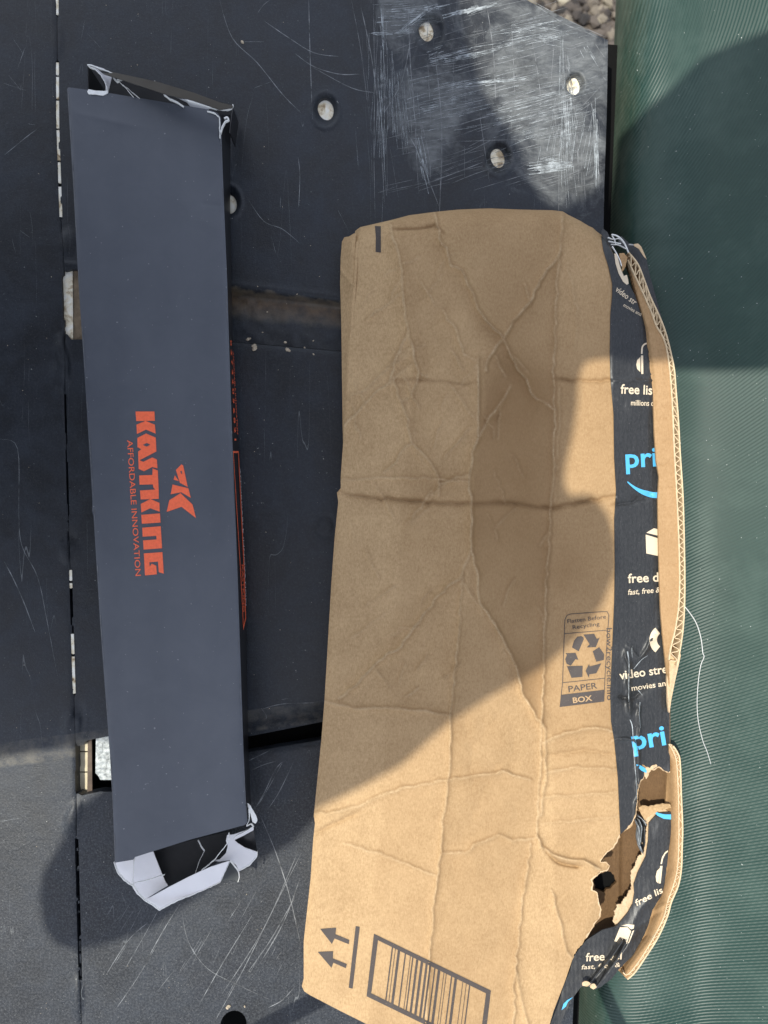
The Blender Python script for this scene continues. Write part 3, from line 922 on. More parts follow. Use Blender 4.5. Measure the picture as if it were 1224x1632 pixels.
CR = [  # creases: points, height mm, width left/right
    ([(693, 340), (703, 388), (712, 395), (718, 424), (736, 431), (745, 454), (762, 493), (775, 513), (801, 539), (814, 568), (824, 588), (839, 604), (847, 627), (883, 653)], 1.9, 5, 12),
    ([(892, 403), (879, 423), (860, 447), (850, 473), (824, 506), (808, 529), (804, 539), (791, 552), (778, 571), (775, 591)], 1.5, 9, 5),
    ([(762, 571), (762, 604), (763, 624), (762, 656), (763, 699), (755, 713), (748, 759), (751, 792), (751, 878)], 1.8, 12, 4),
    ([(751, 878), (761, 918), (765, 961), (788, 994), (808, 1034), (826, 1074), (834, 1110), (867, 1160)], 1.6, 4, 10),
    ([(748, 882), (737, 915), (733, 978), (728, 1037), (722, 1097), (718, 1150), (717, 1209), (708, 1291), (701, 1367), (692, 1429), (685, 1514), (680, 1625), (676, 1700)], 1.1, 4, 5),
    ([(737, 915), (699, 948), (669, 991), (660, 1000), (632, 1037), (616, 1042), (583, 1074), (550, 1107), (540, 1113)], 1.7, 5, 9),
    ([(540, 786), (599, 794), (699, 804), (748, 802), (814, 802), (877, 811), (905, 805), (980, 792)], -1.7, 5, 10),
    ([(541, 764), (620, 762), (692, 763), (745, 768)], 1.0, 6, 10),
    ([(626, 601), (633, 630), (651, 669), (649, 680), (656, 706), (685, 736), (699, 763), (699, 790)], 1.1, 7, 4),
    ([(623, 359), (634, 401), (641, 441), (646, 506), (651, 529), (660, 568), (667, 591), (665, 606)], 1.9, 13, 4),
    ([(665, 606), (655, 632), (640, 640)], .9, 5, 5), ([(680, 601), (665, 590)], .8, 5, 4),
    ([(549, 679), (572, 656), (598, 627), (621, 611), (628, 578), (651, 526)], 1.4, 6, 10),
    ([(545, 640), (580, 622), (612, 590), (640, 560)], .8, 6, 8),
    ([(585, 509), (615, 486), (641, 467)], 1.0, 7, 10),
    ([(625, 606), (683, 607), (716, 611), (760, 612)], -.7, 4, 6), ([(716, 611), (742, 650), (755, 665)], .7, 5, 5),
    ([(765, 695), (781, 663), (808, 627), (814, 614)], 1.4, 4, 8), ([(793, 700), (796, 650), (808, 628)], .7, 4, 4),
    ([(706, 493), (729, 532), (739, 565), (760, 575)], .9, 7, 7), ([(720, 560), (738, 590)], .6, 5, 5),
    ([(625, 367), (660, 367), (693, 361), (705, 372)], -1.6, 4, 8), ([(612, 753), (632, 736), (646, 713), (655, 708)], 1.2, 7, 5),
    ([(688, 790), (702, 772), (720, 765), (746, 757)], 1.0, 5, 4),
    ([(517, 1117), (566, 1130), (616, 1127), (699, 1137), (718, 1140)], 1.1, 7, 5), ([(646, 1112), (666, 1097)], .8, 5, 5), ([(640, 1000), (668, 1000)], .6, 5, 6),
    ([(502, 1296), (531, 1295), (580, 1282), (610, 1265), (669, 1251), (734, 1241), (799, 1229), (845, 1243)], 1.2, 7, 5),
    ([(500, 1330), (531, 1314), (571, 1295)], -1.1, 6, 6), ([(548, 1344), (623, 1367), (695, 1396)], .9, 8, 8),
    ([(705, 1360), (741, 1360), (754, 1347), (793, 1331), (816, 1340), (850, 1336)], .9, 6, 6),
    ([(897, 345), (893, 400), (887, 460), (882, 600), (884, 670), (882, 760), (876, 815), (870, 960), (866, 1050), (863, 1150), (862, 1200), (858, 1290), (855, 1335)], 1.2, 6, 7),
    ([(893, 620), (889, 700), (884, 800)], .5, 6, 6), ([(868, 1160), (870, 1230), (862, 1300)], .9, 4, 4),
    ([(845, 1345), (838, 1400), (830, 1450), (820, 1560), (815, 1700)], 1.2, 5, 6),
    ([(855, 1330), (862, 1350), (880, 1362), (905, 1370), (930, 1372), (955, 1385)], 2.8, 7, 5), ([(862, 1348), (890, 1376), (925, 1382)], -2.4, 3, 8),
    ([(884, 605), (930, 608), (976, 607)], -1.0, 3, 9), ([(865, 1185), (900, 1168), (940, 1160), (976, 1166)], 1.2, 10, 10), ([(866, 1205), (930, 1195), (980, 1205)], -.8, 8, 8),
    ([(868, 1232), (920, 1222), (985, 1226)], 1.0, 9, 9), ([(864, 1270), (920, 1268), (986, 1262)], .8, 9, 6), ([(862, 1315), (920, 1308), (986, 1300)], .6, 8, 8),
    ([(880, 1420), (895, 1480), (903, 1515), (912, 1528)], 1.0, 6, 4), ([(820, 1535), (840, 1640)], .8, 10, 8),
    ([(976, 1180), (995, 1176), (1012, 1180), (1018, 1200), (1016, 1260), (1014, 1310)], 1.7, 3, 5), ([(996, 1035), (1003, 1070), (1002, 1110), (1003, 1140)], 1.8, 4, 6),
    ([(985, 1110), (1010, 1112), (1040, 1090)], -1.4, 6, 7), ([(1000, 1030), (1020, 1050), (1050, 1000)], 1.0, 4, 5), ([(978, 806), (1010, 800), (1045, 785)], -1.2, 5, 8), ([(975, 607), (1040, 606)], 1.0, 5, 3),
    ([(1016, 1120), (1020, 1160), (1018, 1180)], 1.0, 3, 3),
    ([(905, 420), (920, 500), (915, 560)], .5, 12, 12),
]
_rr = random.Random(41)
for _k in range(46):      # short slack wrinkles fanning over the upper and middle part
    if _k < 34:
        _x, _y, _a = _rr.uniform(552, 740), _rr.uniform(430, 1110), R(_rr.choice([-48, -42, -55, 62, 70]) + _rr.gauss(0, 8))
    else:
        _x, _y, _a = _rr.uniform(770, 870), _rr.uniform(400, 1000), R(_rr.choice([60, 68, -60]) + _rr.gauss(0, 8))
    _l = _rr.uniform(22, 70)
    CR.append(([(_x, _y), (_x + _l * .5 * math.cos(_a) + _rr.gauss(0, 3), _y + _l * .5 * math.sin(_a)), (_x + _l * math.cos(_a), _y + _l * math.sin(_a))], _rr.uniform(.3, .75), _rr.uniform(3, 8), _rr.uniform(3, 9)))
CR = [(jag(p_, 1.3, 9, seed=k_ + 50), a_, wl_ * .85, wr_ * .85) for k_, (p_, a_, wl_, wr_) in enumerate(CR)]
TOP = [(566, 368), (574, 362), (600, 356), (622, 351), (652, 343), (690, 338), (730, 334), (780, 332), (830, 334), (880, 335), (897, 337), (905, 342), (925, 352), (938, 360), (945, 363), (950, 368), (958, 374)]
def z_box(x, y):
    x = np.asarray(x, float); y = np.asarray(y, float)
    kx = [np.interp(y, [p[0] for p in k], [p[1] for p in k]) for k in KL]
    kz = [np.interp(y, [p[0] for p in k], [p[2] for p in k]) for k in KL]
    z = np.where(x < kx[0], kz[0], kz[-1])
    for i in range(len(KL) - 1):
        t = (x - kx[i]) / np.maximum(kx[i + 1] - kx[i], 1)
        m = (t >= 0) & (t < 1)
        tt = t + .10 * np.sin(2 * np.pi * np.clip(t, 0, 1)) * 0
        z = np.where(m, kz[i] * (1 - tt) + kz[i + 1] * tt, z)
    z = z * .001
    for pts, a, wl, wr in CR:
        p = np.asarray(pts)
        x0, y0 = p.min(0) - 60; x1, y1 = p.max(0) + 60
        m = (x > x0) & (x < x1) & (y > y0) & (y < y1)
        if not m.any(): continue
        d, _, _, sd, par = seg_dist(pts, x[m], y[m], closed=False)
        w = np.where(sd > 0, wr, wl)
        amp = 3.9 * (1 - .38 * sstep(1120, 1240, y[m])) * a * .001 * (.65 + .7 * (vnoise(x[m], y[m], 22, 11) + .5)) * np.clip(np.minimum(par, 1 - par) * 8 + .25, 0, 1)
        z[m] += amp * (np.exp(-d / w) - .25 * np.exp(-d / (w * 3.2))) + np.sign(a) * .00045 * np.exp(-(d / 2.0) ** 2)
    # small wrinkles and waviness
    z += .0010 * vnoise(x, y, 70, 21) + .0002 * vnoise(x, y, 18, 22)
    u_ = x * .8 + y * .6; v_ = y * .8 - x * .6
    damp = .5 + .5 * sstep(-.25, .25, vnoise(x, y, 150, 28))
    z += damp * (.0042 * np.abs(vnoise(u_, v_ * .7, 75, 25)) + .0020 * np.abs(vnoise(x * .8 + 30 * vnoise(x, y, 60, 29), y, 34, 26)) + .0009 * np.abs(vnoise(v_, u_, 17, 27)))
    # rounded towards the top end and the left edge
    dt = y - np.interp(x, [p[0] for p in TOP], [p[1] for p in TOP])
    z -= .016 * np.exp(-np.maximum(dt, 0) / 9.0) + .002 * np.exp(-np.maximum(dt, 0) / 3.0)
    dl = x - kx[0]
    z -= .0025 * np.exp(-np.maximum(dl, 0) / 3.5)
    return z

LEFTE = [(484, 1560), (484, 1500), (495, 1400), (499, 1340), (502, 1312), (500, 1300), (505, 1250), (512, 1180), (517, 1118), (521, 1050), (528, 930), (533, 860), (539, 800), (537, 785), (543, 778), (543, 760), (548, 690), (552, 600), (556, 520), (562, 430), (565, 385)]
tearR = [(988, 1330), (984, 1342), (977, 1352), (968, 1358), (960, 1368), (957, 1374), (966, 1374), (972, 1380), (968, 1388), (958, 1390), (950, 1397), (943, 1402), (946, 1410), (944, 1418), (952, 1422), (955, 1440), (958, 1450), (956, 1462), (948, 1472), (935, 1495), (914, 1522), (912, 1530), (900, 1565), (882, 1612), (868, 1660), (850, 1720)]
tear_top = [(1067, 1232), (1056, 1228), (1050, 1223), (1042, 1228), (1034, 1226), (1028, 1230), (1026, 1240), (1021, 1246), (1017, 1262), (1016, 1282), (1014, 1298), (1008, 1312), (1000, 1322)]
tape_left = [(958, 374), (962, 400), (970, 425), (976, 452), (976, 470), (973, 500), (972, 560), (973, 604), (978, 660), (979, 730), (982, 782), (979, 828), (980, 900), (979, 960), (976, 1030), (974, 1075), (973, 1110), (974, 1150), (979, 1180), (985, 1240), (987, 1290), (988, 1330)]
front = TOP + [(968, 385), (990, 430), (1012, 470), (1032, 530), (1045, 600), (1056, 720), (1062, 850), (1066, 950), (1066, 1050), (1068, 1130), (1068, 1180)] + jag(jag(tear_top, 1.1, 4, seed=2), .6, 1.8, seed=22) + jag(jag(tearR[:-4], 1.3, 4, seed=3), .7, 1.8, seed=23) + tearR[-4:] + [(700, 1720), (480, 1720)]
front = TOP + [(968, 385), (990, 430), (1012, 470), (1032, 530), (1045, 600), (1056, 720), (1062, 850), (1066, 950), (1066, 1050), (1068, 1130), (1068, 1180)] + jag(jag(tear_top, 1.1, 4, seed=2), .6, 1.8, seed=22) + jag(jag(tearR[:-4], 1.3, 4, seed=3), .7, 1.8, seed=23) + tearR[-4:] + [(760, 1712), (600, 1640), (540, 1610), (494, 1586), (485, 1580), (481, 1572)] + LEFTE
def kid(o):
    """children keep their place: their mesh is moved into the thing's frame"""
    o.data.transform(Matrix.Translation(-BO))
    return o
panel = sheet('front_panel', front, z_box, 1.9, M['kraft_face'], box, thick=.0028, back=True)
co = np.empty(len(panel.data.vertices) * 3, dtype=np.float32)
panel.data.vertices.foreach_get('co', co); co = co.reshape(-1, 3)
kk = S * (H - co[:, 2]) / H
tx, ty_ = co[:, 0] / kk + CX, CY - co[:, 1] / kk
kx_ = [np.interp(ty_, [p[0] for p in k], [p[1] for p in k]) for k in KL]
brown = np.zeros(len(tx))  # browner facets: partly paper, mostly their shade painted in, fading where sunlit
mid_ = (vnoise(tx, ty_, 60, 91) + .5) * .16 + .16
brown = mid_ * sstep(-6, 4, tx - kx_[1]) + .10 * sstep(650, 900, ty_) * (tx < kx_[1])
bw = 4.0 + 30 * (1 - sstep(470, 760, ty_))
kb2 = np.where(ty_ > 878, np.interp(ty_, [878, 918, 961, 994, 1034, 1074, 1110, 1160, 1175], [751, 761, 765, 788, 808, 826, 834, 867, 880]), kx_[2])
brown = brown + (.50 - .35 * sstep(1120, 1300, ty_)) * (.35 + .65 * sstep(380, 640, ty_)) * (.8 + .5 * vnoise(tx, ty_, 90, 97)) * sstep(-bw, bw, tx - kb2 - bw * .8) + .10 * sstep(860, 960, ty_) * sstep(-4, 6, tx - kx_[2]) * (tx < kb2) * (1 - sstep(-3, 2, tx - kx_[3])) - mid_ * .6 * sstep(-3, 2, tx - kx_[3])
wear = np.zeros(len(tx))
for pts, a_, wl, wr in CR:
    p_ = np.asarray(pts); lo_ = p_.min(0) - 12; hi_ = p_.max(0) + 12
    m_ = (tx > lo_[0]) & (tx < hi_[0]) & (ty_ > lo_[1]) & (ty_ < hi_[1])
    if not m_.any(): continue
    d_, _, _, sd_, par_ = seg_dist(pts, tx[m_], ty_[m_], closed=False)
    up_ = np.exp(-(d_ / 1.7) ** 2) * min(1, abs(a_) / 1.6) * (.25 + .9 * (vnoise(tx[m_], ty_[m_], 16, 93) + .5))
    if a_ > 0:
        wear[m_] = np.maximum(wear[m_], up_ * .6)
    brown[m_] += .34 * np.exp(-((d_ - 3.0) / 2.2) ** 2) * (sd_ > 0) * min(1, abs(a_) / 1.5)  # brown line paints the shaded side of each crease
at_ = panel.data.attributes.new('shade_and_wear', 'FLOAT_VECTOR', 'POINT')
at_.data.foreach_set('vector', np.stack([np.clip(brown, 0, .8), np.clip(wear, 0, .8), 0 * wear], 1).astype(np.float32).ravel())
kid(panel)
# lower side wall of the box, set just inside the front panel's edge
wall = [(568, 372), (700, 345), (890, 345), (950, 372), (985, 440), (1030, 560), (1040, 750), (1040, 1150)] 
def wallpts(pts, z0, z1, name, mat):
    return kid(ribbon_wall(name, smooth_line(pts, 5), z1, z0, mat, box, 2.0))
wallpts([(p[0] + 5, p[1]) for p in LEFTE[::-1]] + [(497, 1578), (600, 1632), (760, 1700)], .001, .036, 'side_wall', M['kraft'])
wallpts([(572, 376), (700, 350), (800, 344), (890, 347), (945, 372)], .001, .028, 'end_wall', M['kraft'])
# darker bulging side strip at the upper left
bulge = [(545, 385), (549, 378), (556, 377), (567, 370), (566, 420), (562, 480), (558, 560), (555, 640), (551, 700), (548, 740), (546, 680), (545, 600), (544, 520), (542, 450), (543, 410)]
kid(sheet('side_flap', bulge, lambda x, y: .034 + .0012 * vnoise(x, y, 20, 2) - .012 * (1 - np.clip((x - 542) / 20, 0, 1)) + .003 * np.exp(-np.abs(y - 430 - (x - 542) * 1.2) / 6), 2, M['kraft'], box, thick=.02))
# bottom panel lying on the deck, seen through the tear
bot = [(930, 1300), (990, 1260), (1012, 1210), (1074, 1210), (1076, 1290), (1060, 1330), (1040, 1420), (1010, 1470), (960, 1500), (915, 1545), (895, 1560), (905, 1480), (930, 1420), (930, 1340)]
kid(sheet('back_panel', bot, lambda x, y: np.maximum(.008, z_green(x, y) + .003) + .0008 * vnoise(x, y, 14, 4) + .003 * np.exp(-np.abs(x - 985) / 3), 3, M['kraft_shade'], box, thick=.003, holes=[jag([(944, 1396), (958, 1392), (968, 1386), (976, 1392), (984, 1404), (974, 1414), (962, 1422), (950, 1418)], 1.2, 3, True, 14)]))
kid(sheet('tear_shade_sheet', [(930, 1380), (990, 1375), (995, 1430), (935, 1435)], lambda x, y: .003 + 0 * x, 4, M['void'], box, thick=.002))  # near-black sheet stands in for the deep shade inside the tear
# torn fibre edges along the tear
def fringe(name, line, wid, zf, off, mat, seed=1, side=1):
    ln = jag(line, .4, 2.0, seed=seed)
    r_ = np.random.default_rng(seed + 40)
    n = len(ln); out = []
    ws = []
    w = wid
    for i in range(n):
        w = .6 * w + .4 * abs(r_.normal(wid, wid * .55)); ws.append(w)
    for i, (x, y) in enumerate(ln):
        a = ln[max(0, i - 1)]; b = ln[min(n - 1, i + 1)]
        dx, dy = b[0] - a[0], b[1] - a[1]; l = math.hypot(dx, dy) + 1e-9
        out.append((x - side * dy / l * ws[i], y + side * dx / l * ws[i]))
    bm = bmesh.new(); prev = None
    for p, q in zip(ln, out):
        v = (bm.verts.new((p[0], p[1], 0)), bm.verts.new((q[0], q[1], 0)))
        if prev: bm.faces.new((prev[0], prev[1], v[1], v[0]))
        prev = v
    return kid(drape_bm(name, bm, zf, off, mat, box, 6))
fringe('torn_edge', tearR[:20], 1.8, z_box, .0004, M['torn'], 5, 1)
fringe('torn_edge', tear_top, 2.6, z_box, .0004, M['torn'], 6, 1)

# ---- black tape running down the right side
tape1_r = [(966, 381), (975, 400), (990, 430), (1012, 470), (1032, 530), (1045, 600), (1056, 720), (1062, 850), (1065, 950), (1066, 1050), (1067.5, 1130), (1067.5, 1180), (1068, 1228)]
tape_poly = [(958, 376)] + tape1_r + jag([(1066, 1231), (1056, 1226), (1050, 1221), (1042, 1226), (1030, 1222), (1022, 1218), (1028, 1226), (1026, 1238), (1020, 1246), (1015.5, 1262), (1014.5, 1282), (1012.5, 1298), (1006, 1312), (997, 1322), (989, 1330)], .5, 3, seed=9) + tape_left[::-1][1:-1]
def z_tape(x, y):
    return z_box(x, y) + .0010 + .00022 * vnoise(x, y, 14, 31)
kid(sheet('tape_strip', tape_poly, z_tape, 1.8, M['tape'], box, thick=.0008))
def tp(name, s, p0, d, h, mat='tapeprint', **kw):
    return kid(print_text(name, s, p0, d, h, z_tape, .0004, M[mat], box, **kw))
def pp(name, polys, mat='tapeprint', zf=z_tape, off=.0004):
    return kid(print_polys(name, polys, zf, off, M[mat], box))
BO_ = .012
tp('lettering', 'video str', (980, 463), (36, 27), 9.5, width=39, bold=BO_, capr=.73)
tp('lettering', 'movies and', (993, 488), (30, 17), 6, width=32, bold=.006)
tp('lettering', 'free lis', (989, 627), (53, 2), 15.5, width=50.5, bold=.018)
tp('lettering', 'millions o', (1005.5, 646), (40, 1), 9.2, width=37, bold=.012)
tp('lettering', 'pri', (997.5, 745), (58, -3), 32, 'blue', width=50, bold=.02)
tp('lettering', 'free d', (1001, 929), (50, -2.5), 15, width=49, bold=.018)
tp('lettering', 'fast, free &', (1001, 948), (50, -4), 9.0, width=52, bold=.01, shear=.2)
tp('lettering', 'video stre', (988, 1083), (70, -10), 14, width=77, bold=.015)
tp('lettering', 'movies and', (1007, 1101), (60, -9), 9, width=62, bold=.012)
tp('lettering', 'pri', (1009, 1195), (55, -9), 33, 'blue', width=54, bold=.02)
def arc_poly(x0, y0, x1, y1, sag, w, n=14):
    a, b = [], []
    for i in range(n + 1):
        t = i / n
        x = x0 + (x1 - x0) * t; y = y0 + (y1 - y0) * t
        s_ = sag * (1 - (2 * t - 1) ** 2)
        ww = w * (.25 + .75 * min(1, t * 2))
        a.append((x, y + s_)); b.append((x, y + s_ - ww))
    return a + b[::-1]
pp('smile_stripe', [arc_poly(1000, 769, 1062, 791, 11, 9)], 'blue')
pp('smile_stripe', [[(1014, 1218), (1021, 1220), (1028, 1224), (1031, 1229), (1030, 1232), (1022, 1228), (1015, 1221)]], 'blue')
# headphone, play ring and parcel pictograms
def ring(cx, cy, r0, r1, a0, a1, n=14, sx=1):
    o_ = [(cx + sx * r1 * math.cos(R(a0 + (a1 - a0) * i / n)), cy + r1 * math.sin(R(a0 + (a1 - a0) * i / n))) for i in range(n + 1)]
    i_ = [(cx + sx * r0 * math.cos(R(a0 + (a1 - a0) * i / n)), cy + r0 * math.sin(R(a0 + (a1 - a0) * i / n))) for i in range(n + 1)]
    return o_ + i_[::-1]
pp('headphone_print', [[(1020.5, 569), (1015.5, 574), (1014, 581), (1015.5, 588), (1020.5, 593)], [(1021.5, 566.5), (1025, 566.5), (1025.3, 596), (1022, 596)],
                       ring(1032, 556, 7.5, 10, 180, 262, 8) , [(1021.8, 556), (1024.6, 556), (1024, 564), (1021.5, 564)]])
pp('ring_print', [ring(1060, 1020, 13, 25, 128, 232, 14)])
pp('ring_print', [[(979, 404), (983, 404), (988, 424), (994, 440), (999, 438), (1001, 445), (1002, 452), (999, 454), (993, 449), (986, 436), (981, 420)]])
pp('parcel_print', [[(1029, 852), (1049, 858), (1060, 862), (1060, 888), (1049, 886), (1030, 882)], [(1030, 849), (1042, 842), (1060, 846), (1060, 857), (1046, 853)]])
# painted crease glints and worn white lines on the tape
bm = bmesh.new()
for pts, w in (([(1000, 1038), (1002.5, 1058), (1002, 1090), (1002, 1118)], 2.2), ([(1007, 1032), (1007.5, 1048)], .9), ([(1010, 1066), (1022, 1052), (1032, 1045)], 1.4),
               ([(1020, 1119), (1019, 1140), (1021, 1160)], 1.2), ([(1004, 1147), (1008, 1160), (1010, 1200), (1014, 1245), (1015, 1275)], 1.6), ([(1017, 1100), (1024, 1108)], 1.6)):
    ribbon(bm, smooth_line(pts, 4), w, w * .4)
kid(drape_bm('glint_wear_lines', bm, z_tape, .0006, M['scuff'], box, 8))['kind'] = 'stuff'

# ---- inner flap standing at the right with its corrugated edge
in_line = [(999, 409), (1012, 438), (1026, 468), (1038.5, 497), (1046.5, 519), (1056, 535), (1063, 556), (1068, 593), (1070.4, 623), (1072.6, 661), (1075, 720), (1079, 790), (1082, 860), (1083.5, 920), (1082, 965), (1076, 1005), (1070, 1030), (1066.5, 1052)]
out_line = [(1002, 402), (1016.5, 420), (1026, 443), (1037, 473), (1049.6, 500), (1060.6, 528), (1069, 560), (1075, 590), (1077.6, 623), (1081.5, 672), (1084, 720), (1088.5, 790), (1090.5, 860), (1091.5, 920), (1091, 965), (1089, 1000), (1085, 1030), (1079, 1062)]
flap_l = [(999, 409), (1002, 430), (1010, 462), (1017, 488), (1022, 505), (1027, 522), (1030, 548), (1036, 590), (1041, 625), (1043, 690), (1046, 735), (1050.5, 760), (1048.5, 795), (1049, 830), (1050, 880), (1051.5, 940), (1053, 975), (1056, 1010), (1060, 1050), (1064, 1085), (1066.5, 1130)]
def z_flap(x, y):
    il = np.interp(y, [p[1] for p in in_line], [p[0] for p in in_line])
    fl_ = np.interp(y, [p[1] for p in flap_l], [p[0] for p in flap_l])
    t = np.clip((x - fl_) / np.maximum(il - fl_, 4), 0, 1.5)
    base = np.interp(y, [400, 520, 640, 1000, 1130], [.034, .040, .042, .042, .038])
    z = base + .0035 * t + .0006 * vnoise(x, y, 30, 41)
    z -= .006 * (1 - sstep(0, .25, t)) * np.interp(y, [400, 560, 700], [1, .6, 0])
    # slits where the liner is scored across
    for k, yy in enumerate(SLITS):
        w_ = yy + 1.6 * np.sin(x * .35 + k) + (x - 1060) * -.02
        m_ = ((np.sin(x * .21 + k * 2.1) > -.25))
        z -= .0010 * np.exp(-np.abs(y - w_) / 1.1) * m_
    z += .0012 * np.exp(-np.abs((x - (1052 + (y - 560) * .1))) / 1.6) * ((y > 545) & (y < 605))
    return z
SLITS = [560, 577, 595, 612, 630, 648, 667, 685, 703, 740, 775, 812, 846, 900, 918, 937]
flap_poly = flap_l + [(1067, 1100), (1066.5, 1052)] + in_line[::-1]
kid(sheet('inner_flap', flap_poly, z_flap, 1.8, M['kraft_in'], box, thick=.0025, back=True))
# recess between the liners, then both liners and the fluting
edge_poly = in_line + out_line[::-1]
kid(sheet('flute_core', edge_poly, lambda x, y: z_flap(x, y) * 0 + .037, 2.5, M['kraft_shade'], box, thick=.012))
def lz(v): return lambda x, y: float(z_flap(np.array([min(x, 1085)]), np.array([y]))[0]) + v
kid(ribbon_wall('liner', smooth_line(in_line, 4), lz(.0012), .034, M['liner'], box, .95))
kid(ribbon_wall('liner', smooth_line(out_line, 4), lz(.0008), .020, M['liner'], box, 1.0))
A_ = np.array(smooth_line(in_line, 12)); B_ = np.array(smooth_line(out_line, 12))
# even spacing along the edge
ca = np.concatenate([[0], np.cumsum(np.hypot(*(np.diff((A_ + B_) / 2, axis=0).T)))])
tot = ca[-1]; nf = int(tot / 14.5)
fl_pts = []
for i in range(nf * 2 * 4 + 1):
    s_ = i / (nf * 8) * tot
    q = .5 - .5 * math.cos(i / 4 * math.pi)
    q = .12 + .76 * q
    ax_ = np.array([np.interp(s_, ca, A_[:, 0]), np.interp(s_, ca, A_[:, 1])]); bx_ = np.array([np.interp(s_, ca, B_[:, 0]), np.interp(s_, ca, B_[:, 1])])
    p_ = ax_ * (1 - q) + bx_ * q
    fl_pts.append((float(p_[0]), float(p_[1])))
kid(ribbon_wall('fluting', fl_pts, lz(.0004), .036, M['liner'], box, .62))
# liner continues as a pale lip down to the tape
kid(sheet('edge_lip', [(1066, 1055), (1070, 1040), (1077, 1050), (1083, 1035), (1085, 1045), (1076, 1085), (1070, 1115), (1066.5, 1140), (1064, 1120), (1063, 1080)], lambda x, y: .040 + .0006 * vnoise(x, y, 5, 3) + .0015 * np.exp(-np.abs(x - 1071 + (y - 1080) * .2) / 1.5), 1.6, M['torn'], box))
# black tape hanging behind the corrugated edge, top right, and frayed scraps
kid(sheet('tape_tail', [(990, 376), (1003, 388), (1016, 390), (1022, 400), (1030, 412), (1036, 440), (1044, 468), (1050, 490), (1058, 520), (1060, 528), (1050, 502), (1037, 474), (1026, 444), (1016, 421), (1001, 402), (985, 384)],
          lambda x, y: .030 + .0008 * vnoise(x, y, 10, 3), 2.0, M['tape'], box, thick=.0006))
kid(sheet('tape_tail', [(958, 372), (961, 364), (968, 370), (973, 380), (980, 392), (975, 398), (964, 386)], lambda x, y: .034 + .001 * vnoise(x, y, 6, 3), 1.8, M['tape'], box, thick=.0006))
for pts, z_, w in (([(969, 378), (978, 381), (988, 380), (996, 388)], .040, .7), ([(970, 384), (980, 386), (990, 388)], .041, .6), ([(974, 389), (986, 390), (998, 396)], .040, .6),
                   ([(975, 373), (985, 376), (995, 386), (1002, 402)], .042, .9), ([(976, 392), (982, 402), (988, 414), (991, 424)], .042, .9), ([(976, 375), (980, 382), (982, 390)], .041, .6), ([(1003, 389), (1012, 390), (1018, 392)], .038, .5)):
    kid(ribbon_wall('torn_strip', smooth_line(pts, 5), z_, z_ - .002, M['torn_white'], box, w * .55))
kid(sheet('torn_scrap', [(1010, 389), (1017, 388), (1022, 393), (1026, 402), (1031, 414), (1026, 408), (1018, 396), (1011, 392)], lambda x, y: .040 + .001 * vnoise(x, y, 6, 8), 1.3, M['torn'], box, thick=.0008))
kid(sheet('torn_scrap', jag([(987, 404), (995, 403), (1000, 410), (997, 424), (992, 436), (990, 420)], .6, 3, True, 4), lambda x, y: .0415 + .001 * vnoise(x, y, 5, 8), 1.3, M['kraft_in'], box, thick=.001))
bm = bmesh.new()

# ---- lower flap and the loose torn tape strip
bm.free()
lowflap = [(1067, 1184), (1073, 1189), (1080, 1200), (1084, 1215), (1086, 1270), (1088, 1320), (1087, 1355), (1086, 1385), (1081, 1412), (1070, 1438), (1064, 1460), (1050, 1492), (1030, 1524), (1012, 1550), (1000, 1561), (992, 1553), (984, 1545), (992, 1528), (1000, 1505), (1016, 1470), (1030, 1440), (1035, 1400), (1050, 1330), (1060, 1290), (1063, 1240)]
def z_low(x, y):
    oe = np.interp(y, [1184, 1215, 1320, 1385, 1438, 1492, 1561], [1070, 1084, 1088, 1086, 1070, 1050, 1000])
    t = (oe - x)
    z = .036 - .011 * sstep(8, 26, t) + .0007 * vnoise(x, y, 22, 51) + .0012 * np.exp(-np.abs(t - 7) / 1.6)
    z += .0014 * np.exp(-np.abs(y - 1432 - (1080 - x) * .5) / 2.5) - .0012 * np.exp(-np.abs(y - 1440 - (1080 - x) * .5) / 3)
    z += .0009 * np.exp(-np.abs(y - 1498 - (x - 1020) * .9) / 1.4)
    z += .0006 * np.sin(y * .9) * (t < 7) 
    return z
kid(sheet('lower_flap', lowflap, z_low, 1.9, M['kraft_in'], box, thick=.0028, back=True))
lip_in = [(1066, 1186), (1074, 1200), (1079, 1222), (1082, 1300), (1081, 1370), (1076, 1402), (1064, 1438), (1058, 1462), (1042, 1494), (1020, 1530), (1001, 1553), (993, 1550)]
kid(ribbon_wall('liner', smooth_line([(1073, 1189), (1080, 1200), (1084, 1215), (1086, 1270), (1088, 1320), (1087, 1355), (1086, 1385), (1081, 1412), (1070, 1438), (1064, 1460), (1050, 1492), (1030, 1524), (1012, 1550), (1000, 1561)], 4), .0375, .020, M['liner'], box, 1.1))
kid(ribbon_wall('liner', smooth_line(lip_in, 4), .0375, .030, M['liner'], box, .7))
A_ = np.array(smooth_line(lip_in[:-1], 12)); B_ = A_ + 0
fp = []
oy = [1184, 1215, 1320, 1385, 1438, 1492, 1561]; ox = [1070, 1084, 1088, 1086, 1070, 1050, 1000]
for i in range(150):
    s_ = i / 149 * (len(A_) - 1)
    xx = np.interp(s_, range(len(A_)), A_[:, 0]); yy = np.interp(s_, range(len(A_)), A_[:, 1])
    o_ = np.interp(yy, oy, ox)
    q = .5 - .5 * math.cos(i * math.pi / 2.5)
    fp.append((float(xx + (o_ - xx) * q), float(yy)))
kid(ribbon_wall('fluting', fp, .0372, .034, M['liner'], box, .5))

